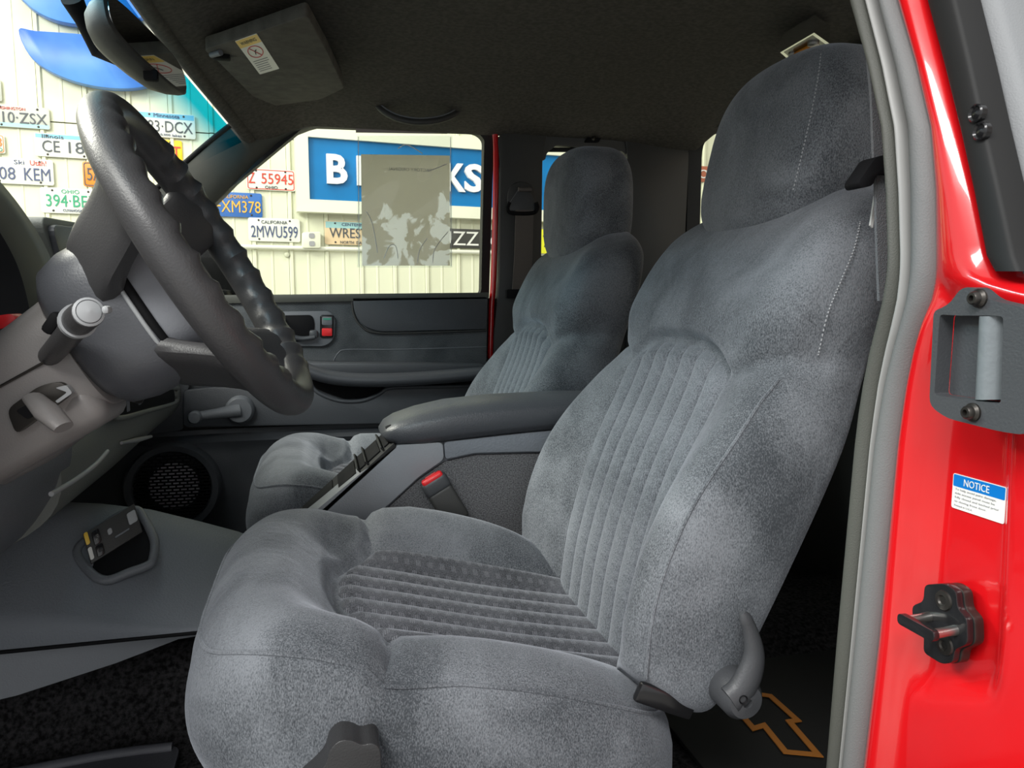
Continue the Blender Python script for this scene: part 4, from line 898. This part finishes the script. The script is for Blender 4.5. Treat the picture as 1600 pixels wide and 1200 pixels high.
tube('grip_bead', [p+np.array((0, -.008, .006)) for p in gp[3:-3]], .0018, 'plastic_grey', gh, 6)
for p in (gp[0], gp[-1]): bx('handle_foot', p+np.array((0, .02, .01)), (.03, .05, .03), 'trim_black', gh, bevel=.008)
ch = thing('coat_hook', 'small black coat hook above the rear quarter window', 'coat hook', P(928, 215, Y=1.07))
mk('hook_plate', *prism_vf(rounded(wallpoly([(922, 207), (944, 207), (936, 222), (914, 222)], 1.072), .003), (0, .012, 0), .001), 'black', ch)
tube('hook_tip', [P(930, 213, Y=1.07), P(927, 217, Y=1.055), P(926, 215, Y=1.05)], .004, 'steel_dark', ch, 8)
dl = thing('dome_lamp', 'open dome lamp in a chrome frame on the headliner', 'dome lamp', P(1255, 80, Z=1.085))
zq2 = 1.068
dq = [P(a, b, Z=zq2) for a, b in ((1219, 82), (1272, 51), (1296, 68), (1240, 100))]
di = [np.array(p)*.86+sum(np.array(q_) for q_ in dq)/4*.14 for p in dq]
ring_prism('lamp_frame', dq, di, (0, 0, .03), 'chrome', dl)
mk('lamp_well', *prism_vf(di, (0, 0, .02)), 'black_gloss', dl, False)
cc0 = sum(np.array(q_) for q_ in dq)/4
tube('lamp_bulb', [cc0-(dq[1]-dq[0])*.25+np.array((0, 0, -.004)), cc0+(dq[1]-dq[0])*.2+np.array((0, 0, -.004))], .006, 'amber', dl, 10)
for f in (-.3, .28): disc('lamp_contact', cc0+(dq[1]-dq[0])*f, (0, 0, -1), [(.01, -.004), (.01, .004), (.006, .006), (.001, .006)], 'steel', dl, 14)

# ================================================================== SEAT BELTS
pb = thing('passenger_seat_belt', 'brown grey seat belt on the passenger side pillar', 'seat belt', P(810, 480, Y=1.06))
mk('anchor_cover', *prism_vf([P(a, b, Y=1.068) for a, b in spline([(793, 315), (797, 292), (815, 283), (833, 292), (838, 315), (832, 332), (800, 332)], 30, True)], (0, .02, 0), .004), 'trim_black', pb)
mk('belt_guide', *prism_vf(rounded([P(a, b, Y=1.055) for a, b in ((812, 294), (826, 294), (838, 318), (836, 330), (796, 330), (796, 318))], .006), (0, .015, 0), .004), 'handle_grey', pb)
tube('guide_loop', spline([P(a, b, Y=1.05) for a, b in ((796, 316), (793, 326), (800, 333), (832, 333), (840, 326), (838, 316))], 24), .005, 'black', pb, 8)
mk('webbing', *prism_vf([P(a, b, Y=1.052) for a, b in ((806, 328), (834, 328), (832, 400), (828, 462), (800, 462), (804, 400))], (0, .003, 0)), 'webbing_brown', pb, False)
tube('webbing_fold', [P(810, 296, Y=1.053), P(830, 296, Y=1.053)], .006, 'webbing_brown', pb, 8)
mk('lower_guide', *prism_vf(rounded([P(a, b, Y=1.05) for a, b in ((792, 452), (838, 452), (836, 466), (792, 466))], .004), (0, .02, 0), .003), 'black', pb)
db_ = thing('driver_seat_belt', 'grey seat belt hanging beside the driver headrest', 'seat belt', P(1380, 440, Y=-.33))
YB = -.325
mk('webbing', *prism_vf([P(a, b, Y=YB) for a, b in ((1368, 270), (1402, 270), (1404, 360), (1402, 470), (1374, 470), (1370, 360))], (0, .003, 0)), 'webbing', db_, False)
mk('webbing_upper', *prism_vf([P(a, b, Y=YB+.012) for a, b in ((1356, 85), (1395, 100), (1400, 262), (1366, 262), (1362, 150))], (0, .003, 0)), 'webbing', db_, False)
mk('belt_guide', *prism_vf(rounded([P(a, b, Y=YB-.006) for a, b in ((1342, 284), (1368, 246), (1380, 242), (1404, 244), (1404, 272), (1370, 272), (1364, 290), (1346, 294))], .004), (0, .02, 0), .004), 'black', db_)
disc('anchor_bolt', P(1397, 286, Y=YB-.004), (0, -1, 0), [(.007, 0), (.007, .005), (.004, .007), (.001, .007)], 'black', db_, 16)
mk('belt_tag', *prism_vf([P(a, b, Y=YB+.02) for a, b in ((1367, 306), (1371, 310), (1364, 356), (1360, 352))], (0, .002, 0)), 'sticker_white', db_, False)

# ================================================================== RED DOOR JAMB (front edge of the side access panel)
XJ = .45
rows = [-60, 0, 50, 100, 150, 200, 250, 300, 350, 400, 430, 470, 520, 580, 640, 700, 800, 900, 1000, 1100, 1200, 1280]
E_ = {  # pixel x of strip edges per row:  trim left, trim right, light line right, rubber left, rubber right, red right, black right, outer right
 -60: (1322, 1344, 1354, 1369, 1395, 1436, 1482, 1556), 0: (1335, 1357, 1367, 1382, 1410, 1450, 1497, 1570), 100: (1364, 1383, 1393, 1408, 1440, 1477, 1521, 1598), 200: (1387, 1403, 1413, 1428, 1463, 1502, 1543, 1625),
 300: (1394, 1410, 1419, 1432, 1468, 1524, 1566, 1650), 400: (1397, 1413, 1422, 1433, 1467, 1543, 1588, 1675), 430: (1395, 1412, 1421, 1432, 1465, 1560, 1600, 1680), 470: (1388, 1407, 1417, 1426, 1458, 1660, 1662, 1690), 510: (1377, 1398, 1408, 1416, 1446, 1660, 1662, 1690), 550: (1366, 1389, 1397, 1405, 1434, 1660, 1662, 1690), 600: (1356, 1379, 1386, 1392, 1423, 1660, 1662, 1690), 650: (1348, 1372, 1378, 1383, 1415, 1660, 1662, 1690),
 700: (1342, 1366, 1371, 1375, 1408, 1660, 1662, 1690), 1000: (1314, 1338, 1341, 1345, 1378, 1660, 1662, 1690), 1200: (1298, 1318, 1321, 1324, 1353, 1655, 1657, 1680), 1280: (1290, 1310, 1313, 1316, 1344, 1650, 1652, 1676)}
ek = sorted(E_)
def ed(i, row): return float(np.interp(row, ek, [E_[k][i] for k in ek]))
dense = list(np.linspace(-60, 1280, 90))
def band(name, i, j, X, prof, m, parent, th=.02):             # loft between two edges; prof(t) -> how far proud (towards the front)
    rings = []
    for rw_ in dense:
        a, b = P(ed(i, rw_), rw_, X=X), P(ed(j, rw_), rw_, X=X); ts = np.linspace(0, 1, 15)
        ring = [a+(b-a)*t+np.array((-prof(t, rw_), 0, 0)) for t in ts]+[b+np.array((th, 0, 0)), a+np.array((th, 0, 0))]; rings.append(ring)
    return loft(name, rings, m, parent, True, True, 50)
jm = thing('door_jamb', 'glossy red door jamb behind the driver seat', 'door jamb', (.5, -.46, 0))
def redprof(t, r):
    g = sm(425, 520, r); p1 = .014*math.sin(math.pi*min(1, t/.28))**.8*(1-sm(.10, .26, t)) if t > 0 else 0
    p0 = .012*math.sin(math.pi*min(1, max(0, t)))**.7 if 0 < t < 1 else 0
    p = p1*g+p0*(1-g)
    if 560 < r < 1120: p -= .008*sm(.22, .34, t)*sm(560, 620, r)*(1-sm(1040, 1110, r))*(1-sm(.66, .74, t))
    return p
nb = 41
rings = []
for rw_ in np.linspace(-60, 1280, 110):
    a, b = P(ed(4, rw_)-2, rw_, X=XJ), P(ed(5, rw_), rw_, X=XJ); ts = np.linspace(0, 1, nb)
    rings.append([a+(b-a)*t+np.array((-redprof(t, rw_), 0, 0)) for t in ts]+[b+np.array((.30, -.02, 0)), b+np.array((.30, .02, 0)), a+np.array((.02, .0, 0))])
loft('jamb_skin', rings, 'red_paint', jm, True, True, 50)
rb_ = lambda h: (lambda t, r: h*math.sin(math.pi*t)**.6 if 0 < t < 1 else 0)
tr_ = tag(band('trim_10', 0, 1, XJ-.006, rb_(.010), 'trim_olive', None, .05), 'dark inner trim edge of the rear door opening', kind='structure')
tag(band('trim_11', 1, 2, XJ-.008, rb_(.006), 'lip_grey', None), 'pale lip along the door opening trim', kind='structure')
tag(band('trim_12', 2, 3, XJ+.002, rb_(.002), 'rubber_black', None), 'black groove beside the door weatherstrip', kind='structure')
ws_ = tag(band('weatherstrip', 3, 4, XJ-.004, rb_(.013), 'rubber_grey', None), 'grey rubber weatherstrip around the door opening', 'weatherstrip')
def sub_band(name, i, j, X, prof, m, parent, r0, r1, lab=None):
    global dense
    keep = dense; dense = list(np.linspace(r0, r1, 40)); o = band(name, i, j, X, prof, m, parent); dense = keep; return o
bs = thing('window_edge_strip', 'black plastic strip with two round plugs on the side window edge', 'trim strip', P(1560, 420, X=XJ))
sub_band('strip_body', 5, 6, XJ-.006, lambda t, r: .004*math.sin(math.pi*t)**.4 if 0 < t < 1 else 0, 'rubber_black', bs, -60, 424)
for a, b in ((1524, 177), (1531, 205)):
    disc('round_plug', P(a, b, X=XJ-.011), (-1, 0, 0), [(.0062, -.004), (.0062, .0002), (.0052, .001), (.004, -.0005), (.0015, .0008), (.0004, .0008)], 'black_gloss', bs, 20)
gs = tag(sub_band('outer_window_seal', 6, 7, XJ+.026, lambda t, r: .010*math.sin(math.pi*t)**.6 if 0 < t < 1 else 0, 'seal_grey', None, -60, 470), 'broad pale grey seal on the outer window edge', 'seal')
# recessed pull handle
hj = thing('access_panel_handle', 'dark grey recessed pull handle bolted to the red jamb', 'handle', P(1540, 660, X=XJ))
XH = XJ-.023
ho = rounded([P(a, b, X=XH) for a, b in ((1481, 486), (1506, 476), (1524, 450), (1545, 448), (1566, 468), (1640, 484), (1640, 680), (1590, 674), (1500, 652), (1474, 632))], [.004, .008, .01, .01, .01, .01, .01, .01, .012, .006], 3)
hi = rounded([P(a, b, X=XH) for a, b in ((1491, 491), (1506, 492), (1524, 493), (1545, 493), (1566, 493), (1592, 494), (1588, 630), (1570, 628), (1500, 619), (1482, 616))], [.003, .001, .001, .001, .001, .003, .003, .001, .001, .003], 3)
ring_prism('handle_plate', ho, hi, (-.012, 0, 0), 'handle_grey', hj)
mk('recess_back', *prism_vf([p+np.array((.0005, 0, 0)) for p in hi], (.003, 0, 0)), 'handle_grey', hj, False)
rings = []
for f in np.linspace(0, 1, 12):
    row = 494+f*130; c0, c1 = P(1538-7*f, row, X=XH-.002), P(1577-4*f, row, X=XH-.002)
    rings.append([c0+(c1-c0)*t+np.array((-.011*math.sin(math.pi*t)**.6 if 0 < t < 1 else 0, 0, 0)) for t in np.linspace(0, 1, 14)])
loft('pull_bar', rings, 'handle_bar', hj, False, False, 80)
mk('handle_spring', *prism_vf([P(a, b, X=XH-.004) for a, b in ((1580, 510), (1586, 510), (1582, 612), (1576, 612))], (.002, 0, 0)), 'webbing_brown', hj, False)
for a, b in ((1531, 466), (1521, 644)):
    bo = disc('bolt', P(a, b, X=XH-.012), (-1, 0, 0), [(.0062, 0), (.0062, .0015), (.0045, .003), (.0043, .006), (.0035, .007), (.002, .007), (.0018, .004), (.0003, .004)], 'steel_dark', hj, 18)
# striker
sk = thing('door_striker', 'black steel door striker bolted to the red jamb', 'striker', P(1475, 1035, X=XJ))
XS = XJ-.004
so = rounded([P(a, b, X=XS) for a, b in ((1458, 912), (1490, 910), (1508, 922), (1510, 950), (1525, 965), (1526, 1005), (1505, 1014), (1503, 1034), (1485, 1036), (1456, 1018), (1457, 990), (1440, 978), (1438, 945), (1456, 938))], .004, 3)
mk('striker_plate', *prism_vf([p+np.array((.006, -.001, 0)) for p in so], (-.008, 0, 0), .0015), 'steel_dark', sk)
mk('striker_cover', *prism_vf(so, (-.008, 0, 0), .002), 'black_gloss', sk)
for a, b in ((1475, 938), (1477, 1008)): disc('striker_bolt', P(a, b, X=XS-.008), (-1, 0, 0), [(.0075, 0), (.0070, .0015), (.004, .002), (.003, .0008), (.0004, .0008)], 'steel_dark', sk, 20)
q1, q2 = P(1455, 963, X=XS-.006), P(1496, 984, X=XS-.006); dd = np.array((-.020, 0.0, -.001))
for q_ in (q1, q2): tube('striker_post', [q_, q_+dd*.5, q_+dd], [.0040, .0034, .0036], 'steel', sk, 14)
mk('striker_bar', *prism_vf(rounded([q1+dd+np.array((0, .006, .0042)), q2+dd+np.array((0, -.005, .0042)), q2+dd+np.array((0, -.005, -.0042)), q1+dd+np.array((0, .006, -.0042))], .004), (-.005, 0, 0), .001), 'black_gloss', sk)
# notice sticker
ns = thing('notice_sticker', 'small white NOTICE sticker with blue header on the red jamb', 'sticker', P(1530, 800, X=XJ))
xs = XJ+.0075
A, B, D = P(1490.8, 738.8, X=xs), P(1574, 760.4, X=xs), P(1486, 791.7, X=xs); nst_ = np.array((-1., 0, 0))
D = A+np.array((0, .0, D[2]-A[2])); B = np.array((B[0], B[1], A[2]))
np_ = lambda u, v, o=0.: A+(B-A)*u+(D-A)*v+nst_*o
mk('sticker_sheet', *prism_vf(rounded([np_(0, 0), np_(1, 0), np_(1, 1), np_(0, 1)], .0018), nst_*.0006), 'sticker_white', ns)
mk('sticker_header', *prism_vf(rounded([np_(.015, .02, .0005), np_(.985, .02, .0005), np_(.985, .36, .0005), np_(.015, .36, .0005)], .001), nst_*.0003), 'sticker_blue', ns, False)
eu, ev = B-A, A-D; lu, lv_ = np.linalg.norm(eu), np.linalg.norm(ev)
txt('notice_word', 'NOTICE', np_(.47, .19, .0009), eu/lu, ev/lv_, lu*.48, lv_*.20, 't_white', ns, .0003)
for i_, (s_, w_) in enumerate((('To help avoid paint damage,', .78), ('side access panel must be', .76), ('fully closed and latched prior', .84), ('to closing front door.', .62), ('Printed in U.S.A.', .36))):
    txt('notice_text', s_, np_(.06+w_/2, .44+i_*.115, .0007), eu/lu, ev/lv_, lu*w_, lv_*(.075 if i_ < 4 else .05), 'ink_grey', ns, .0002)
# ================================================================== FLOOR MATS
mt = thing('floor_mat', 'dark rubber floor mat in the driver footwell', 'floor mat', (-.3, -.1, .0))
mo_ = [P(0, 1186, Z=.012), P(120, 1172, Z=.012), P(220, 1148, Z=.012), P(262, 1143, Z=.012)]
pl_ = rounded([np.array((-.75, .11, .004)), np.array((-.46, .13, .004)), np.array((-.24, .155, .004)), np.array((-.20, .15, .004)), np.array((-.20, -.36, .004)), np.array((-.75, -.36, .004))], .03)
mk('mat_sheet', *prism_vf(pl_, (0, 0, .008), .002), 'rubber_mat', mt)
tube('mat_lip', [np.array(p)+np.array((0, 0, .012)) for p in spline([(-.74, .105, .0), (-.46, .125, .0), (-.30, .145, .0), (-.21, .145, 0)], 24)], .008, 'rubber_mat', mt, 8)
bm = bmesh.new()
for i in range(26):
    for j in range(16):
        x, y = -.60+i*.0155+(j % 2)*.008, .085-j*.02
        r_ = bmesh.ops.create_cube(bm, size=1); bmesh.ops.scale(bm, vec=(.011, .007, .003), verts=r_['verts'])
        bmesh.ops.rotate(bm, cent=(0, 0, 0), matrix=Matrix.Rotation(R(35 if (i+j) % 2 else -35), 3, 'Z'), verts=r_['verts']); bmesh.ops.translate(bm, vec=(x, y, .0135), verts=r_['verts'])
tag(mk('mat_tread', *fix(bm), 'rubber_mat', mt, False), 'raised tread ribs of the rubber mat', kind='stuff')
rm = thing('rear_floor_mat', 'black rear floor mat with a gold outlined cross shaped emblem', 'floor mat', (.68, 0, .0))
mk('mat_sheet', *prism_vf(rounded([(.47, -.35, .002), (.97, -.35, .002), (.97, .24, .002), (.47, .24, .002)], .03), (0, 0, .008), .002), 'rubber_black', rm)
ez = .0105; U0, U1 = P(1140, 1100, Z=ez), P(1290, 1183, Z=ez)
em = [P(a, b, Z=ez) for a, b in ((1145, 1108), (1176, 1143), (1192, 1138), (1224, 1178), (1287, 1184), (1240, 1130), (1253, 1128), (1206, 1086), (1186, 1083), (1178, 1074))]
ce = sum(em)/len(em)
ctr = [P(a, b, Z=ez+.0015) for a, b in ((1145, 1108), (1176, 1143), (1192, 1138), (1224, 1178), (1287, 1184), (1240, 1130), (1253, 1128), (1206, 1086), (1186, 1083), (1165, 1062), (1108, 1058), (1150, 1104))]
def inset(pl, d):
    out = []; n = len(pl); cx = [np.array(p[:2]) for p in pl]; area_ = sum(cx[i][0]*cx[(i+1) % n][1]-cx[(i+1) % n][0]*cx[i][1] for i in range(n)); sg_ = 1 if area_ > 0 else -1
    for i in range(n):
        e1 = cx[i]-cx[i-1]; e2 = cx[(i+1) % n]-cx[i]; e1 = e1/np.linalg.norm(e1); e2 = e2/np.linalg.norm(e2)
        n1_ = np.array((-e1[1], e1[0]))*sg_; n2_ = np.array((-e2[1], e2[0]))*sg_; b_ = n1_+n2_; k = d/max(.35, 1+np.dot(n1_, n2_))
        out.append(np.array((*(cx[i]+b_*k), pl[i][2])))
    return out
ring_prism('emblem_outline', ctr, inset(ctr, .009), (0, 0, .0015), 'gold', rm)
